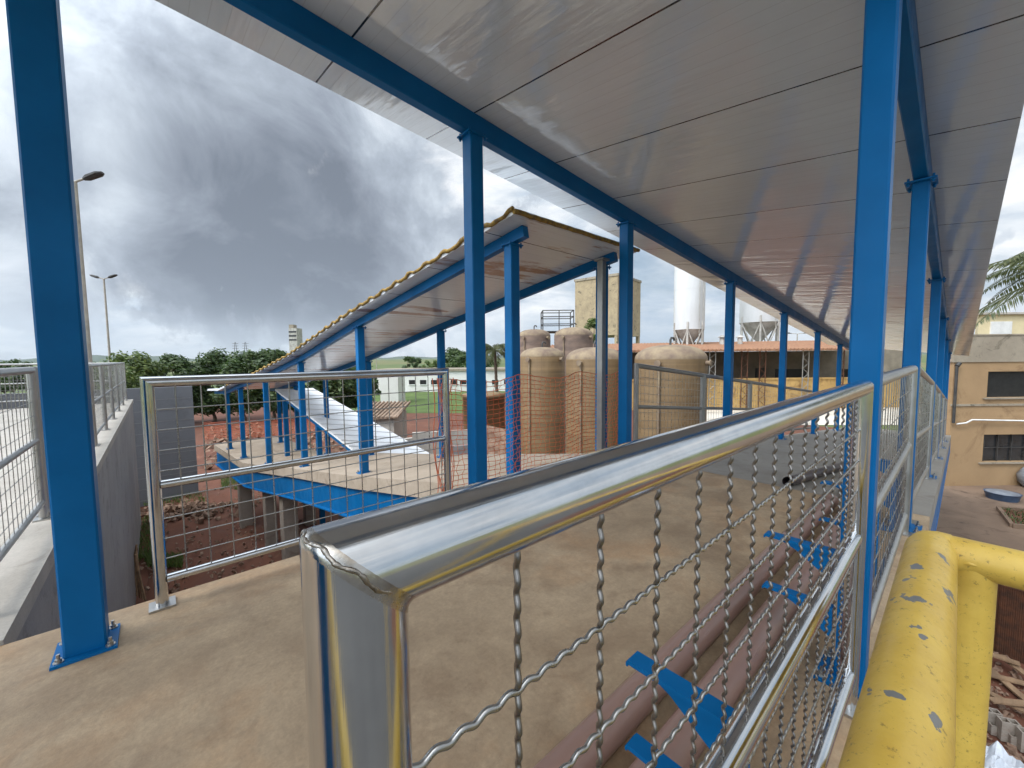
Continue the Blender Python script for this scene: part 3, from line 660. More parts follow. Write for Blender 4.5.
zt = at(480, 393, 22).z; m = MB(); m.lathe((c.x, c.y, 0), [(rr, GZ), (rr, zt-.2), (rr*1.03, zt-.2), (rr*1.03, zt-.05), (rr*.5, zt+.05), (.02, zt+.08)], 48); m.build('shell', M['tank'], t)
# service platform with cage on the back tanks
c = at(557, 330, 25.5); pl = thing('service_platform', (c.x, c.y, GZ), 'thin steel service platform with guard rails above the rear tanks', 'platform')
zt = at(557, 332, 25.5).z; m = MB(); hw = .95; cr = [c+Rt0*sx*hw+FH*sy*.7 for sx, sy in ((-1, -1), (1, -1), (1, 1), (-1, 1))]
for q in cr: m.tube((q.x, q.y, GZ), (q.x, q.y, zt+1.3), .035, 6)
q = c-FH*.7+Rt0*.05; m.tube((q.x, q.y, zt), (q.x, q.y, zt+1.3), .03, 6)
m.build('post', M['dark_metal'], pl); m = MB()
for z in (0, .45, .9, 1.28):
    for i in range(4): a, b = cr[i], cr[(i+1) % 4]; m.tube((a.x, a.y, zt+z), (b.x, b.y, zt+z), .03, 6)
m.build('guard_rail', M['dark_metal'], pl); m = MB(); m.box((c.x, c.y, zt-.03), (hw*2, 1.4, .04), (Rt0, FH, V(0, 0, 1))); m.build('floor_grate', M['dark_metal'], pl)
# low concrete walls in the yard
for (x0, y0, x1, y1, zt, f0, f1, lb) in ((386, 440, 412, 420, -1.9, 15, 15.5, 'short concrete basin wall beside the white roof'), (412, 420, 470, 428, -1.7, 15.5, 16, 'long concrete basin wall running behind the blue column'),
                                ):
    a, b = at(x0, y0, f0), at(x1, y1, f1); m = MB(); m.bar(V(a.x, a.y, (GZ+zt)/2), V(b.x, b.y, (GZ+zt)/2), .2, zt-GZ); T(m.build('concrete_wall', M['pale_conc']), lb, 'wall')
a, b = at(440, 440, 14.2), at(520, 436, 15.5); m = MB(); m.bar(V(a.x, a.y, (GZ-2.0)/2), V(b.x, b.y, (GZ-2.0)/2), .2, 2.0); T(m.build('concrete_wall', M['grey_conc']), 'stained concrete basin wall in front of the low tank', 'wall')
a = at(498, 445, 13); m = MB(); m.slab([a+Rt0*-.7+V(0, 0, -.6), a+Rt0*.5+V(0, 0, -.8), a+Rt0*.6+FH*.8+V(0, 0, .3), a+Rt0*-.5+FH*.8+V(0, 0, .55)], .08)
T(m.build('leaning_board', M['rubble']), 'grey board leaning near the low brown tank', 'board')
# hut with worn tiled roof
c = at(384, 425, 19); hut = thing('hut', (c.x, c.y, GZ), 'small grey hut with worn brown tiled roof above the white roof', 'hut')
zt = at(384, 413, 19).z; m = MB(); m.box((c.x, c.y, (zt+GZ)/2), (1.6, 2.2, zt-GZ), (Rt0, FH, V(0, 0, 1))); m.build('wall', M['pale_conc'], hut)
m = MB(); o = V(c.x, c.y, zt)
m.slab([o+Rt0*-1.2-FH*1.3+V(0, 0, -.1), o+Rt0*1.05-FH*1.3+V(0, 0, .02), o+Rt0*.95+FH*1.3+V(0, 0, .38), o+Rt0*-1.2+FH*1.3+V(0, 0, .38)], .08)
for i in range(12): q = o+Rt0*(-1.15+i*.19); m.tube(q-FH*1.32+V(0, 0, -.02), q+FH*1.3+V(0, 0, .40), .05, 6)
m.build('roof', M['brown_tile'], hut)
# red orange fence line in the far pit
a, b = gnd(205, 441, GZ), gnd(345, 434, GZ)
m = MB(); NN = 60
for j in range(11): m.path([a.lerp(b, i/NN)+V(0, 0, .1+j*.11+.03*math.sin(i)) for i in range(NN+1)], .006, 4)
for i in range(0, NN*3+1): m.tube(a.lerp(b, i/NN/3)+V(0, 0, .1), a.lerp(b, i/NN/3)+V(0, 0, 1.2), .004, 4, caps=False)
T(m.build('safety_net', M['orange']), 'far orange safety net standing on the soil under the trees', 'net')
# ------------------------------------------------------------------ far long white building, lawn side
def fbox(m, x0, x1, y0, y1, f, depth):
    """box whose front face spans photo columns x0..x1 at distance f, from height of row y0 to row y1"""
    a, b = at(x0, 384, f), at(x1, 384, f); w = (b-a).length; xm = (x0+x1)/2
    z1 = y0 if y0 < 60 else at(xm, y0, f).z; z0 = y1 if y1 < 60 else at(xm, y1, f).z
    c = (a+b)/2+FH*depth/2; m.box((c.x, c.y, (z0+z1)/2), (w, depth, z1-z0), (Rt0, FH, V(0, 0, 1))); return m
f = 62; c = at(430, 384, f)
lb_ = thing('long_building', (c.x, c.y, GZ), 'long low white building with small dark windows across the lawn', 'building')
m = MB(); fbox(m, 372, 530, 371, GZ-.1, f, 8).build('wall', M['white'], lb_)
m = MB(); fbox(m, 371, 531, 369, 371, f-.3, 8.6).build('roof', M['grey_band'], lb_)
for x in (412, 423, 434, 454, 463, 472, 483, 495, 507):
    wn = MB(); fbox(wn, x-3, x+3.2, 380, 384.5, f-.06, .1); w_ = wn.build('window', M['glass'], lb_)
    wn = MB(); fbox(wn, x-3.3, x+3.5, 384.5, 385.2, f-.14, .14); wn.build('sill', M['trim'], w_)
m = MB(); fbox(m, 380, 398, 373, GZ-.1, 46, 3); hb = m.build('white_shed', M['white']); T(hb, 'plain white shed corner at the left end of the lawn', 'shed')
# ------------------------------------------------------------------ warehouse
f = 38; wh = thing('warehouse', at(700, 384, f).xy.to_3d()+V(0, 0, GZ), 'open warehouse with clay tiled roof and stained yellow lower wall', 'warehouse')
zE = at(700, 350.5, f).z; zR = at(700, 343.0, f+6).z
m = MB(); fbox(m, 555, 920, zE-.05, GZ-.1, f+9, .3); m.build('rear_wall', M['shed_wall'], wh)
m = MB(); fbox(m, 560, 925, 380, GZ-.1, f+.5, .3); m.build('lower_wall', M['ochre'], wh)
m = MB(); fbox(m, 560, 925, 378.3, 380, f+.4, .5); m.build('coping', M['ochre'], wh)
a, b = at(552, 350, f-.8), at(925, 350, f-.8); a.z = b.z = zE; a2, b2 = a+FH*11, b+FH*11; a2.z = zR+.0; b2.z = zR+.22
m = MB(); m.slab([a, b, b2, a2], .12)
w = (b-a).length; k = int(w/.38)
for i in range(k+1): t_ = i/k; m.tube(a.lerp(b, t_)-FH*.06+V(0, 0, .03), a2.lerp(b2, t_)+V(0, 0, .03), .1, 6)
m.build('roof', M['tile'], wh)
for x in (712, 744, 762, 805, 840):
    m = MB(); c = at(x, 384, f+.1); hw = .28
    for s in (-1, 1): q = c+Rt0*s*hw; m.tube((q.x, q.y, GZ), (q.x, q.y, zE-.1), .05, 6)
    z = GZ+.4; s = 1
    while z < zE-.6: p = c+Rt0*s*hw; q = c-Rt0*s*hw; m.tube((p.x, p.y, z), (q.x, q.y, z+.5), .03, 5); z += .5; s = -s
    if x in (712, 805): m.build('lattice_column', M['dull_galv'], wh)
    else: m.build('lattice_column', M['rebar'], wh)
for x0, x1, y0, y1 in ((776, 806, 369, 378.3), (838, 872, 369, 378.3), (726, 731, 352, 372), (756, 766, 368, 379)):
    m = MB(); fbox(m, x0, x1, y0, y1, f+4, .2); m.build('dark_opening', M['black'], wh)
for x in (722, 740): 
    m = MB(); p = at(x, 342, f+6); m.tube(p-V(0, 0, .6), p+V(0, 0, .5), .25, 12); m.tube(p+V(0, 0, .5), p+V(0, 0, .75), .45, 12, r1=.1); m.build('roof_vent', M['dirty_white'], wh)
m = MB(); p = at(668, 345, f-2); 
# ------------------------------------------------------------------ silos
def silo(px0, px1, pyb, pyt, f, lb, mat='white_silo', pcone=None):
    cx = (px0+px1)/2; c = at(cx, 384, f); r = (at(px1, 384, f)-at(px0, 384, f)).length/2; zb = at(cx, pyb, f).z; zt = at(cx, pyt, f).z; zc = at(cx, pcone, f).z
    t = thing('silo', (c.x, c.y, GZ), lb, 'silo', 'white silos')
    m = MB(); m.lathe((c.x, c.y, 0), [(r, zb), (r, zt), (r*.3, zt+r*.5), (.02, zt+r*.5)], 40); m.build('body', M[mat], t)
    for i in range(7): z = zb+(zt-zb)*i/7; m = MB(); m.lathe((c.x, c.y, z), [(r*1.002, 0), (r*1.005, .02), (r*1.005, .06), (r*1.002, .08)], 40); m.build('seam_ring', M[mat], t)
    m = MB(); m.lathe((c.x, c.y, 0), [(.25, zc-.3), (r*.98, zb)], 32); m.build('cone', M['dirty_white'], t)
    for k in range(6):
        a = k*math.pi/3+.35; p = V(c.x+math.cos(a)*r, c.y+math.sin(a)*r, 0); m = MB(); m.tube((p.x, p.y, GZ), (p.x, p.y, zb+.8), .12, 8)
        a2 = a+math.pi/3; q = V(c.x+math.cos(a2)*r, c.y+math.sin(a2)*r, 0); m.tube((p.x, p.y, zb), (q.x*.5+p.x*.5, q.y*.5+p.y*.5, zc-.6), .08, 6); m.tube((q.x, q.y, zb), (q.x*.5+p.x*.5, q.y*.5+p.y*.5, zc-.6), .08, 6); m.build('leg', M['dirty_white'], t)
    m = MB(); d = (-FH+Rt0*.35).normalized(); p = c+d*(r+.15)
    for s in (-.2, .2): q = p+Rt0*s; m.tube((q.x, q.y, zb-2), (q.x, q.y, zt), .03, 5)
    m.build('ladder', M['dirty_white'], t); return t
silo(673.5, 702, 330, 190, 46, 'tall white silo behind the widest brown tank', pcone=343)
silo(740, 775, 323, 190, 52, 'dirty white silo behind the warehouse roof, farther right', 'white_silo', 340)
# ------------------------------------------------------------------ water tower
f = 60; A = at(575, 384, f+2.5); B = at(617, 384, f-2); Cc = at(639.5, 384, f+4)
zt = at(610, 277, f).z; zb = at(610, 335.5, f).z
tw = thing('water_tower', (B.x, B.y, GZ), 'big weathered concrete box water tower on posts behind the tanks', 'water tower')
D = A+Cc-B; m = MB(); m.slab([V(p.x, p.y, zt) for p in (A, B, Cc, D)], zt-zb); m.build('tank_box', M['old_conc'], tw)
m = MB(); ct = (A+Cc)/2
m.slab([V(*( (ct+(p-ct)*1.03).xy ), zt+.15) for p in (A, B, Cc, D)], .35); m.build('rim', M['grey_band'], tw)
for p in (A, B, Cc, D, (A+B)/2, (B+Cc)/2):
    q = ct+(p-ct)*.93; m = MB(); m.box((q.x, q.y, (zb+GZ)/2), (.45, .45, zb-GZ)); m.build('leg', M['old_conc'], tw)
# ------------------------------------------------------------------ building at the right
f = 15.4; c = at(990, 384, f); hb = thing('house', (c.x, c.y, GZ), 'stained beige two-storey house with two dark windows at the right edge', 'house')
zt = at(990, 335.5, f).z; zg = at(990, 362, f).z
WX0, WX1 = 953, 1300
def wallseg(x0, x1, z0, z1, mat, nm='wall', d=.25, ff=f):
    m = MB(); a, b = at(x0, 384, ff), at(x1, 384, ff); cc = (a+b)/2+FH*d/2; m.box((cc.x, cc.y, (z0+z1)/2), ((b-a).length, d, z1-z0), (Rt0, FH, V(0, 0, 1))); return m
zU1, zU0 = at(1000, 371.5, f).z, at(1000, 397.5, f).z; zL1, zL0 = at(1000, 434.5, f).z, at(1000, 462, f).z
m = MB()
def merge(m, o): m.add(o.v, o.f)
for x0, x1, z0, z1 in ((WX0, 987.5, GZ-.1, zg), (987.5, 1060, GZ-.1, zL0), (987.5, 1060, zL1, zU0), (987.5, 1060, zU1, zg), (1060, WX1, GZ-.1, zg), (983, 987.4, 0, 0)):
    if z1 == z0: continue
    merge(m, wallseg(x0, x1, z0, z1, None))
m.build('wall', M['beige_wall'], hb)
m = wallseg(WX0-.5, WX1, zg+.002, zt, None, d=.3, ff=f-.04); m.build('parapet', M['grey_band'], hb)
m = wallseg(WX0-.5, WX1, zt, zt+.05, None, d=.36, ff=f-.07); m.build('coping', M['grey_band'], hb)
for z0, z1, lb2 in ((zU0, zU1, 'open dark upper window'), (zL0, zL1, 'dark glazed lower window')):
    m = wallseg(987.5, 1060, z0, z1, None, d=.02, ff=f+.2); w_ = m.build('window', M['black'] if z0 == zU0 else M['glass'], hb, label=lb2)
    m = MB()
    if z0 != zU0:
        for x in (987.9, 1002, 1016, 1030, 1045): merge(m, wallseg(x, x+.7, z0, z1, None, d=.04, ff=f+.14))
        merge(m, wallseg(987.5, 1060, (z0+z1)/2-.012, (z0+z1)/2+.012, None, d=.03, ff=f+.13)); m.build('frame', M['dark_metal'], w_)
    m = wallseg(986, 1061, z0-.06, z0-.002, None, d=.12, ff=f-.08); m.build('sill', M['grey_band'], w_)
m = wallseg(953, 1300, zU0-.32, zU0-.24, None, d=.05, ff=f-.04); m.build('ledge', M['grey_band'], hb)
m = MB(); p = [at(957, 424, f-.12), at(966, 423, f-.12), at(972, 419.8, f-.12), at(1060, 421.5, f-.12)]; m.path(p, .03, 8); m.build('white_pipe', M['trim'], hb)
p0_ = at(957, 366, f-.1); m = MB(); m.tube(p0_, V(p0_.x, p0_.y, at(957, 423, f-.1).z), .045, 8); m.tube(p0_, p0_+Rt0*.1+V(0, 0, .12), .07, 8); m.build('drain_pipe', M['dark_metal'], hb)
a, b = at(WX0, 384, f+.26), at(WX1, 384, f+.26); m = MB(); m.slab([V(p.x, p.y, zt-.25) for p in (a, b, b+V(7, 0, 0), a+V(7, 0, 0))], zt-.25-GZ); m.build('wall', M['beige_wall'], hb)
hb2 = thing('house', at(1010, 384, 24).xy.to_3d()+V(0, 0, GZ), 'cream upper building with a white shutter rising behind the beige house', 'house')
a, b = at(974, 384, 24), at(1300, 384, 24); z_ = at(1000, 313, 24).z; m = MB(); m.slab([V(p.x, p.y, z_) for p in (a, b, b+V(7, 0, 0), a+V(7, 0, 0))], z_-GZ); m.build('wall', M['cream'], hb2)
m = MB(); fbox(m, 972, 1302, 311, 313, 23.8, .5); m.build('roof_edge', M['pale_conc'], hb2)
m = MB(); fbox(m, 987, 1008, 321.5, 334, 23.95, .08); m.build('shutter', M['trim'], hb2); 
# things in the yard
c = gnd(1002, 499, GZ); pool = thing('round_tub', (c.x, c.y, GZ), 'low round dark blue tub with grey cover by the house wall', 'tub')
m = MB(); m.lathe((c.x, c.y, GZ), [(.38, 0), (.43, .22), (.45, .24)], 40); m.build('rim', M['blue_tarp'], pool)
m = MB(); m.lathe((c.x, c.y, GZ), [(.43, .232), (.27, .28), (.12, .27), (.02, .3)], 30); m.build('cover', M['silver'], pool)
c = gnd(1034, 488, GZ); m = MB(); m.lathe((c.x, c.y, GZ), [(.25, 0), (.42, .2), (.45, .5), (.3, .75), (.05, .85)], 24); T(m.build('round_pot', M['silver']), 'rounded grey vessel beside the blue tub at the frame edge', 'pot')
q = [gnd(x, y, GZ+.02) for x, y in ((998, 509), (1040, 513), (1062, 531), (1012, 527))]; bed = thing('planting_bed', q[0], 'small rectangular planting bed with dark soil and weeds in the yard', 'planting bed')
m = MB(); m.slab(list(reversed([p+V(0, 0, .02) for p in q])), .05); m.build('soil', M['rebar'], bed)
m = MB()
for i in range(4): a, b = q[i], q[(i+1) % 4]; m.bar(a+V(0, 0, .03), b+V(0, 0, .03), .09, .14)
m.build('kerb', M['yard'], bed)
m = MB(); rnd = random.Random(21)
for i in range(260):
    s, t_ = rnd.random(), rnd.random(); p = q[0].lerp(q[1], s).lerp(q[3].lerp(q[2], s), t_); an = rnd.uniform(0, 6.28); d = V(math.cos(an), math.sin(an), 0); h = rnd.uniform(.05, .18)
    m.add([p-d*.03, p+V(-d.y, d.x, 0)*.03+V(0, 0, .02), p+d*h*.4+V(0, 0, h)], [(0, 1, 2)])
m.build('weeds', M['leaf_dark'], bed, kind='stuff')
# retaining wall of brick between yard and pit at lower right
a, b = gnd(1000, 590, GZ+.1), gnd(1075, 622, GZ+.1)
bwl = thing('brick_fence', (a.x, a.y, GZ), 'dark rusty red panel fence at the lower right edge', 'fence')
pa, pb = at(1001, 600, 6.6), at(1080, 600, 6.0); m = MB(); zz0, zz1 = GZ+.05, at(1010, 588, 6.5).z
for i in range(34):
    t_ = i/33; p = pa.lerp(pb, t_); m.box((p.x, p.y, (GZ+zz1)/2), (.022, .03, zz1-GZ), (Rt0, FH, V(0, 0, 1)))
m.build('pickets', M['rebar'], bwl); m = MB()
for z in (.12, .35, .6, .9, 1.15): m.bar(V(pa.x, pa.y, GZ+z)+FH*.03, V(pb.x, pb.y, GZ+z)+FH*.03, .03, .03)
m.bar(V(pa.x, pa.y, zz1+.01), V(pb.x, pb.y, zz1+.01), .06, .05); m.build('rails', M['rebar'], bwl)
m = MB(); m.bar(V(pa.x, pa.y, (GZ+zz1)/2)+FH*.09, V(pb.x, pb.y, (GZ+zz1)/2)+FH*.09, .03, zz1-GZ-.02); m.build('backing_panel', M['rebar'], bwl)
# planks
rnd = random.Random(31)
for k, (x0, y0, x1, y1) in enumerate(((984, 664, 1040, 712), (980, 672, 1050, 690), (984, 690, 1045, 722), (1000, 655, 1060, 700), (990, 700, 1050, 706), (978, 650, 1020, 664))):
    a, b = gnd(x0, y0, GZ+.05+.03*k), gnd(x1, y1, GZ+.05+.03*k); m = MB(); m.bar(a, b, .1, .025)
    T(m.build('plank', M['wood']), 'rough timber plank in the loose pile on the red soil, lower right', 'plank', 'loose timber planks')
k = 0
for r_, (x, y) in enumerate(((990, 722), (998, 727), (1008, 733), (1018, 738), (1028, 744))):
    for lv in range(2):
        if lv == 1 and r_ in (1, 3): continue
        p = gnd(x, y, GZ+.1+lv*.0); p.z = GZ+.07+lv*.138; t_ = thing('concrete_block', p, ('upper ' if lv else 'lower ')+'grey hollow concrete block, %s from the left in the low stack' % ['first', 'second', 'third', 'fourth', 'last'][r_], 'block', 'stacked concrete blocks')
        X = (Rt0*.9+FH*-.35).normalized(); Y = V(-X.y, X.x, 0); m = MB(); h = .135
        m.box(p+Y*.045, (.19, .016, h), (X, Y, V(0, 0, 1))); m.box(p-Y*.045, (.19, .016, h), (X, Y, V(0, 0, 1)))
        for s in (-.087, 0, .087): m.box(p+X*s, (.016, .074, h), (X, Y, V(0, 0, 1)))
        m.build('shell', M['pillar'], t_)
m = MB(); rnd = random.Random(44); c = gnd(990, 775, GZ+.1); G = 14; vs = []
for i in range(G+1):
    for j in range(G+1):
        vs.append(c+Rt0*((i/G-.5)*.8)+FH*((j/G-.5)*.5)+V(0, 0, .12*math.sin(i*.9)*math.cos(j*.8)+rnd.uniform(0, .05)+.1))
m.add(vs, [(i*(G+1)+j, (i+1)*(G+1)+j, (i+1)*(G+1)+j+1, i*(G+1)+j+1) for i in range(G) for j in range(G)]); T(m.build('plastic_sheet', M['sack']), 'crumpled white plastic sheet at the bottom right by the yellow post', 'sheet')
# ------------------------------------------------------------------ street lamps
def lamp(px, pbase, ptop, f, lb, heads=2, r=.09, arm=.7):
    b = at(px, pbase, f); zt = at(px, ptop, f).z; t = thing('street_lamp', (b.x, b.y, GZ), lb, 'street lamp')
    m = MB(); m.tube((b.x, b.y, GZ), (b.x, b.y, zt), r, 12, r1=r*.6); m.build('pole', M['lamp_grey'], t)
    for s in ((-1, 1) if heads == 2 else (1,)):
        o = V(b.x, b.y, zt); m = MB(); m.tube(o, o+Rt0*s*arm*.5+V(0, 0, .12), .035, 8); m.build('arm', M['lamp_grey'], t)
        p = o+Rt0*s*arm*.45+V(0, 0, .10); q = o+Rt0*s*(arm*.45+arm*.85)+V(0, 0, .30); d = (q-p).normalized(); x = FH; z = d.cross(x)
        m = MB(); L_ = (q-p).length; pr = [(0, .06, .05), (.25, .13, .10), (.8, .15, .08), (1, .08, .04)]
        vs = []
        for tt, w, h in pr:
            o2 = p+d*L_*tt
            for a in range(8): an = a*math.pi/4+.39; vs.append(o2+x*math.cos(an)*w+z*math.sin(an)*h)
        m.add(vs, [(i*8+k, i*8+(k+1) % 8, (i+1)*8+(k+1) % 8, (i+1)*8+k) for i in range(3) for k in range(8)]+[tuple(range(8)), tuple(range(24, 32))]); m.build('lamp_head', M['dark_metal'], t)
lamp(90, 380, 182, 14, 'tall street lamp partly hidden behind the leftmost blue column', 1, .12, .75)
lamp(111.5, 380, 279, 30, 'slender twin-headed street lamp standing clear against the sky at left', 2, .09, .75)
lamp(797, 345, 334, 62, 'twin-headed street lamp showing above the warehouse roof', 2, .12, 2)
lamp(377, 380, 355, 90, 'tiny distant street lamp near the lawn', 1, .12, 1.4)
# ------------------------------------------------------------------ vegetation
def tree(base, h, rad, seed, lb, mat='leaf_dark', leaves=2600, ls=.32, grp=None, nc=26, trunk=.28, flat=.75):
    rnd = random.Random(seed); t = thing('tree', base, lb, 'tree', grp); base = Vector(base); m = MB()
    th = h*trunk; top = base+V(rnd.uniform(-.2, .2), rnd.uniform(-.2, .2), th); m.path([base, base.lerp(top, .5)+V(.05, .03, 0), top], [rad*.075, rad*.055, rad*.05], 8)
    cl = []
    for k in range(nc):
        a = rnd.uniform(0, 6.283); el = rnd.uniform(-.95, 1); rr = rad*(rnd.uniform(.35, 1)**.5)*.8; cz_ = h*trunk+(h*(1-trunk))*.45
        p = base+V(math.cos(a)*rr*math.cos(el*1.2), math.sin(a)*rr*math.cos(el*1.2), cz_+el*(h*(1-trunk))*.48*rnd.uniform(.75, 1)); cl.append((p, rad*rnd.uniform(.22, .4)))
        if k < 9: m.path([top-V(0, 0, th*.15*rnd.random()), top.lerp(p, .5)+V(0, 0, .15), p], [rad*.035, rad*.022, rad*.008], 5)
    m.build('trunk', M['bark'], t); m = MB()
    for i in range(leaves):
        p, r = cl[rnd.randrange(nc)]; d = Vector((rnd.gauss(0, 1), rnd.gauss(0, 1), rnd.gauss(0, 1))).normalized(); q = p+V(d.x, d.y, d.z*flat)*r*(rnd.random()**.4)*rnd.choice((1, 1, 1, 1.2))
        nrm = (d+Vector((rnd.gauss(0, .5), rnd.gauss(0, .5), rnd.gauss(0, .5)+.5))).normalized(); a = nrm.cross(Vector((rnd.random(), rnd.random(), rnd.random()+.01))).normalized(); b = nrm.cross(a); s = ls*rnd.uniform(.5, 1.2)
        m.add([q-a*s*.5, q-b*s*.22, q+a*s*.5, q+b*s*.22], [(0, 1, 2, 3)])
    m.build('crown', M[mat], t); return t
def ptree(px, pytop, f, prad, seed, lb, **k):
    b = at(px, 384, f); zt = at(px, pytop, f).z; r = prad*f/FPX; tree((b.x, b.y, GZ), zt-GZ, r, seed, lb, **k)
G1 = 'dark trees behind the lower ramp'
ptree(132, 350, 30, 34, 1, 'lighter green round tree right of the twin-headed lamp', mat='leaf_light', leaves=9000, ls=.34, nc=44, trunk=.15)
ptree(182, 353, 33, 26, 2, 'dark mango tree just above the grey block wall', leaves=8000, ls=.36, nc=40, grp=G1, trunk=.12)
ptree(213, 350, 34, 26, 3, 'dark mango tree, second behind the grey block wall', leaves=8000, ls=.36, nc=40, grp=G1, trunk=.12)
ptree(243, 347, 33, 27, 4, 'dense dark tree above the left end of the lower canopy', leaves=8000, ls=.36, nc=40, grp=G1, trunk=.12)
ptree(272, 345, 34, 28, 5, 'tallest dark tree rising behind the lower canopy end', leaves=8000, ls=.36, nc=40, grp=G1, trunk=.12)
ptree(305, 352, 35, 28, 6, 'dark tree seen between the two sloping roofs', leaves=8000, ls=.36, nc=40, grp=G1, trunk=.12)
ptree(335, 356, 36, 27, 7, 'dark tree seen through blue columns above the white roof', leaves=8000, ls=.36, nc=40, grp=G1, trunk=.12)
ptree(360, 362, 37, 20, 8, 'dark tree at the right end of the grove', leaves=6000, ls=.36, nc=30, grp=G1, trunk=.12)
ptree(95, 357, 42, 22, 9, 'green tree behind the far end of the concrete ramp railing', mat='leaf_light', leaves=4500, ls=.4, nc=30, trunk=.15)
for i, x in enumerate((2, 14, 26, 38)):
    ptree(x, 358, 60, 11, 20+i, 'low tree on the horizon left of the leftmost blue column', leaves=1500, ls=.5, nc=16, grp='low horizon trees', trunk=.1)
ptree(475, 346, 80, 22, 40, 'bushy tree behind the long white building, between blue columns', leaves=3000, ls=.8, nc=30, trunk=.15)
ptree(455, 346, 84, 14, 41, 'tree behind the long white building, left of the bushy one', leaves=2600, ls=.8, nc=24, trunk=.15)
for i, (x, y) in enumerate(((408, 356), (416, 355), (427, 360), (436, 359), (445, 358))):
    ptree(x, y, 110, 6.5, 50+i, ['narrow dark tree far beyond the lawn, leftmost of its row', 'narrow dark tree far beyond the lawn, second of its row', 'hedge-like tree far beyond the lawn, third of its row', 'hedge-like tree far beyond the lawn, fourth of its row', 'hedge-like tree far beyond the lawn, last of its row'][i], leaves=1200, ls=.8, nc=14, trunk=.1, mat='leaf_light' if i > 1 else 'leaf_dark')
for i, (x, y) in enumerate(((160, 362), (630, 352), (655, 352))):
    ptree(x, y, 150, 12, 70+i, ['distant round tree beyond the fields left of the grove', 'distant tree between the tower and the tanks', 'distant tree under the tall white silo'][i], leaves=1200, ls=1.3, nc=14, trunk=.1)
ptree(592, 317, 50, 12, 80, 'pale green tree in front of the concrete water tower', mat='leaf_light', leaves=3500, ls=.36, nc=26, trunk=.5)
# shrubs under the ramp
ptree(372, 372, 26, 9, 90, 'small dark shrub above the hut roof', leaves=2500, ls=.25, nc=14, trunk=.1)
def palm(crown, r, seed, lb, fronds=18, leaflet=.3, trunk_r=.14, droop=1.0, segs=22):
    crown = Vector(crown); rnd = random.Random(seed); t = thing('palm_tree', (crown.x, crown.y, GZ), lb, 'palm tree')
    m = MB(); m.path([V(crown.x, crown.y, GZ), V(crown.x+.1, crown.y, (GZ+crown.z)/2), crown], [trunk_r*1.3, trunk_r, trunk_r*.8], 10); m.build('trunk', M['bark'], t)
    for k in range(fronds):
        a = k*2.399+rnd.uniform(-.2, .2); el = rnd.uniform(-.2, 1.1); d = V(math.cos(a), math.sin(a), 0); pts = []
        for i in range(segs+1):
            s = i/segs; pts.append(crown+d*(r*s*math.cos(el*.6))+V(0, 0, r*(s*math.sin(el)-droop*s*s*(.75+.3*el))))
        m = MB(); m.path(pts, [.03*(1-.8*i/segs) for i in range(segs+1)], 4)
        for i in range(2, segs+1):
            p = pts[i]; dd = (pts[i]-pts[i-1]).normalized(); sd = dd.cross(V(0, 0, 1)).normalized(); ll = leaflet*math.sin(min(1, (i/segs)*1.05)*math.pi*.85+.25)
            for q in range(3):
                p2 = p-dd*(q/3*(r/segs))
                for s in (-1, 1):
                    e = p2+sd*s*ll*.8+dd*ll*.55+V(0, 0, -ll*rnd.uniform(.3, .75)); w = dd*.016*(leaflet/.3)
                    m.add([p2-w*.6, (p2+e)/2+w+V(0, 0, .03), e, (p2+e)/2-w+V(0, 0, .03)], [(0, 1, 2, 3)])
        m.build('frond', M['leaf_palm'], t)
palm(at(1088, 266, 9.6), 2.3, 5, 'palm whose drooping fronds enter at the right edge above the house', 24, .40, droop=.7)
palm(at(495, 350, 27), 2.1, 6, 'palm tree seen between two blue columns left of the tanks', 13, .55, .11, .9)
# distant tower block and pylons
f = 190; c = at(294, 384, f); tb = thing('tower_building', (c.x, c.y, GZ), 'tiny pale tower building just above the trees on the horizon', 'building')
m = MB(); fbox(m, 291, 299, 328, GZ-.1, f, 5); m.build('wall', M['dirty_white'], tb)
m = MB(); fbox(m, 291.5, 296, 324.5, 328, f+1, 3); m.build('roof_box', M['grey_band'], tb)
for y in (331, 335, 339): m = MB(); fbox(m, 291, 298.5, y, y+1.6, f-.1, .2); m.build('window', M['glass'], tb)
for x, lb in ((237.5, 'left faint lattice pylon on the horizon above the trees'), (247.5, 'right faint lattice pylon on the horizon above the trees')):
    f = 420; b = at(x, 384, f); zt = at(x, 342, f).z; m = MB()
    for sx in (-1, 1):
        for sy in (-1, 1): m.tube(V(b.x+sx*2.2, b.y+sy*2.2, GZ), V(b.x+sx*.3, b.y+sy*.3, zt), .13, 4)
    for i in range(3): z = zt-1.5-i*2.6; m.bar(V(b.x, b.y, z)-Rt0*3.2, V(b.x, b.y, z)+Rt0*3.2, .25, .25)
    T(m.build('pylon', M['dark_metal']), lb, 'pylon')
# hills
m = MB(); NH = 160; rnd = random.Random(17); vs = []
for i in range(NH+1):
    a = YAW+R(75)-R(150)*i/NH; hh = 22+30*max(0, math.sin(i*.21+1.1))*max(0, math.sin(i*.057+.4))+7*math.sin(i*.9)+rnd.uniform(-3, 3)
    for d, k in ((3600, 0), (3800, .75), (4000, 1), (4500, 0)): vs.append(V(math.cos(a)*d, math.sin(a)*d, GZ-1+max(8, hh)*k))
m.add(vs, [(i*4+k, (i+1)*4+k, (i+1)*4+k+1, i*4+k+1) for i in range(NH) for k in range(3)], True); struct(m.build('hills', M['hill']))
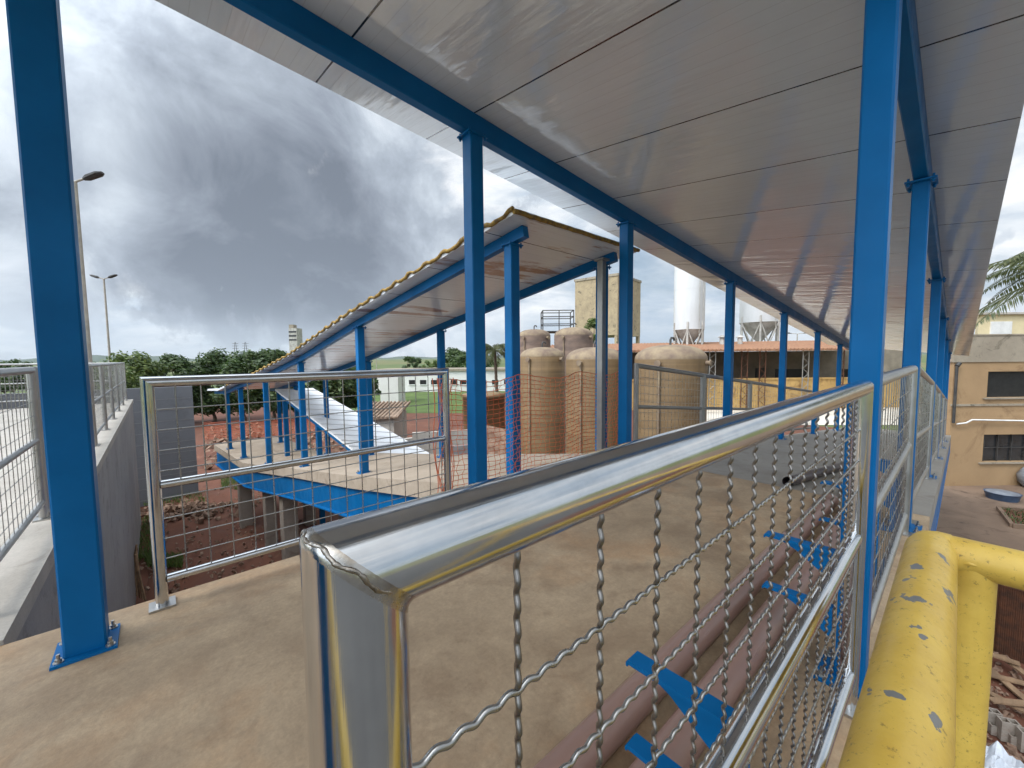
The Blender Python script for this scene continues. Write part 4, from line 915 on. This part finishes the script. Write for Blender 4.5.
# ------------------------------------------------------------------ air
m = MB(); m.box((0, 0, 296), (18200, 18200, 604)); hzm = bpy.data.materials.new('air'); hzm.use_nodes = True; t_ = hzm.node_tree; t_.nodes.clear()
o_ = t_.nodes.new('ShaderNodeOutputMaterial'); v_ = t_.nodes.new('ShaderNodeVolumePrincipled'); v_.inputs['Color'].default_value = (.80, .88, .97, 1); v_.inputs['Density'].default_value = .00006
v_.inputs['Anisotropy'].default_value = .2; t_.links.new(v_.outputs[0], o_.inputs['Volume'])
hz_o = m.build('haze', hzm, kind='stuff'); T(hz_o, 'thin pale haze softening the far fields and hills', 'haze')
# ------------------------------------------------------------------ light and sky
SUN_AZ = YAW+R(125); SUN_EL = R(48)     # soft sun, behind and to the left of the viewer
W = bpy.data.worlds.new('World'); S.world = W; W.use_nodes = True; nt = W.node_tree; bg = nt.nodes['Background']
sky = N(nt, 'ShaderNodeTexSky', sky_type='NISHITA', sun_disc=False, sun_elevation=SUN_EL, sun_rotation=math.pi/2-SUN_AZ, air_density=1.2, dust_density=1.5)
tc = N(nt, 'ShaderNodeTexCoord'); sp = N(nt, 'ShaderNodeSeparateXYZ'); L(nt, tc.outputs['Generated'], sp.inputs[0])
zz = math_(nt, 'ADD', math_(nt, 'MAXIMUM', sp.outputs['Z'], 0), .22)
cv = N(nt, 'ShaderNodeCombineXYZ'); L(nt, math_(nt, 'DIVIDE', sp.outputs['X'], zz), cv.inputs[0]); L(nt, math_(nt, 'DIVIDE', sp.outputs['Y'], zz), cv.inputs[1])
def spot(px, py, inner, outer):
    d = (Fw+Rt*((px-512)/FPX)+Up*((384-py)/FPX)).normalized()
    vm = N(nt, 'ShaderNodeVectorMath', operation='DOT_PRODUCT'); L(nt, tc.outputs['Generated'], vm.inputs[0]); vm.inputs[1].default_value = d
    mr = N(nt, 'ShaderNodeMapRange', interpolation_type='SMOOTHSTEP'); mr.inputs[1].default_value = math.cos(R(outer)); mr.inputs[2].default_value = math.cos(R(inner)); L(nt, vm.outputs['Value'], mr.inputs[0]); return mr.outputs[0]
n1 = noise(nt, cv.outputs[0], .8, 8, .58, .3); n2 = noise(nt, tc.outputs['Generated'], 3.6, 10, .6, .25); n3 = noise(nt, coords(nt, (1, 1, 3.2), kind='Generated'), 3.4, 9, .6, .3)
n4 = noise(nt, tc.outputs['Generated'], 5.0, 10, .6, .5)
core = None
for px, py, i_, o_ in ((110, 60, 0, 30), (200, 140, 0, 27), (300, 200, 0, 22), (390, 235, 0, 14)):
    sgl = spot(px, py, i_, o_); core = sgl if core is None else math_(nt, 'MAXIMUM', core, sgl)
E = math_(nt, 'ADD', core, math_(nt, 'MULTIPLY', math_(nt, 'SUBTRACT', n2, .5), 3.0))
cmask = ramp(nt, E, [(.28, (0, 0, 0)), (.36, (.65,)*3), (.52, (1,)*3)])
low = spot(300, 262, 0, 19)
dk_ = math_(nt, 'ADD', math_(nt, 'MULTIPLY', low, .42), math_(nt, 'MULTIPLY', n4, .95))
ccol = ramp(nt, dk_, [(.30, (.74, .79, .85)), (.44, (.56, .62, .69)), (.56, (.39, .44, .51)), (.70, (.27, .305, .365)), (.88, (.155, .18, .225))])
rim = math_(nt, 'MULTIPLY', spot(405, 165, 0, 12), ramp(nt, E, [(.22, (0, 0, 0)), (.36, (1,)*3), (.62, (0, 0, 0))]))
bcol = ramp(nt, math_(nt, 'ADD', math_(nt, 'MULTIPLY', n3, .6), math_(nt, 'MULTIPLY', n1, .4)), [(.40, (.34, .46, .60)), (.47, (.52, .60, .69)), (.53, (.72, .77, .82)), (.60, (.94, .95, .96))])
skyc = mix(nt, 1.0, sky.outputs[0], (.075, .075, .075), 'MULTIPLY')
cover = ramp(nt, n1, [(.34, (.35,)*3), (.48, (1,)*3)])
base = mix(nt, cover, skyc, bcol)
base = mix(nt, cmask, base, ccol)
base = mix(nt, math_(nt, 'MULTIPLY', rim, .8), base, (.93, .94, .96))
hz = N(nt, 'ShaderNodeMapRange', interpolation_type='SMOOTHSTEP'); L(nt, sp.outputs['Z'], hz.inputs[0]); hz.inputs[1].default_value = -.02; hz.inputs[2].default_value = .12
base = mix(nt, math_(nt, 'MULTIPLY', math_(nt, 'SUBTRACT', 1.0, hz.outputs[0]), .6), base, (.60, .67, .72))
# the overcast is brightest overhead and round the veiled sun behind the viewer
vm = N(nt, 'ShaderNodeVectorMath', operation='DOT_PRODUCT'); L(nt, tc.outputs['Generated'], vm.inputs[0]); vm.inputs[1].default_value = V(math.cos(SUN_AZ)*math.cos(SUN_EL), math.sin(SUN_AZ)*math.cos(SUN_EL), math.sin(SUN_EL))
gl = N(nt, 'ShaderNodeMapRange', interpolation_type='SMOOTHSTEP'); L(nt, vm.outputs['Value'], gl.inputs[0]); gl.inputs[1].default_value = .32; gl.inputs[2].default_value = .95; gl.inputs[3].default_value = 1; gl.inputs[4].default_value = 4.2
vs_ = N(nt, 'ShaderNodeVectorMath', operation='SCALE'); L(nt, base, vs_.inputs[0]); L(nt, gl.outputs[0], vs_.inputs['Scale'])
L(nt, vs_.outputs[0], bg.inputs['Color']); bg.inputs['Strength'].default_value = 1.0
sl = bpy.data.lights.new('sun', 'SUN'); sl.energy = 1.5; sl.angle = R(14); sl.color = (1, .95, .87); so = bpy.data.objects.new('sun', sl); COL.objects.link(so)
so.rotation_euler = (math.pi/2-SUN_EL, 0, SUN_AZ+math.pi/2)
S.cycles.volume_bounces = 0; S.cycles.max_bounces = 8
S.view_settings.view_transform = 'Standard'; S.view_settings.look = 'None'; S.view_settings.exposure = 0.25; S.view_settings.gamma = 1
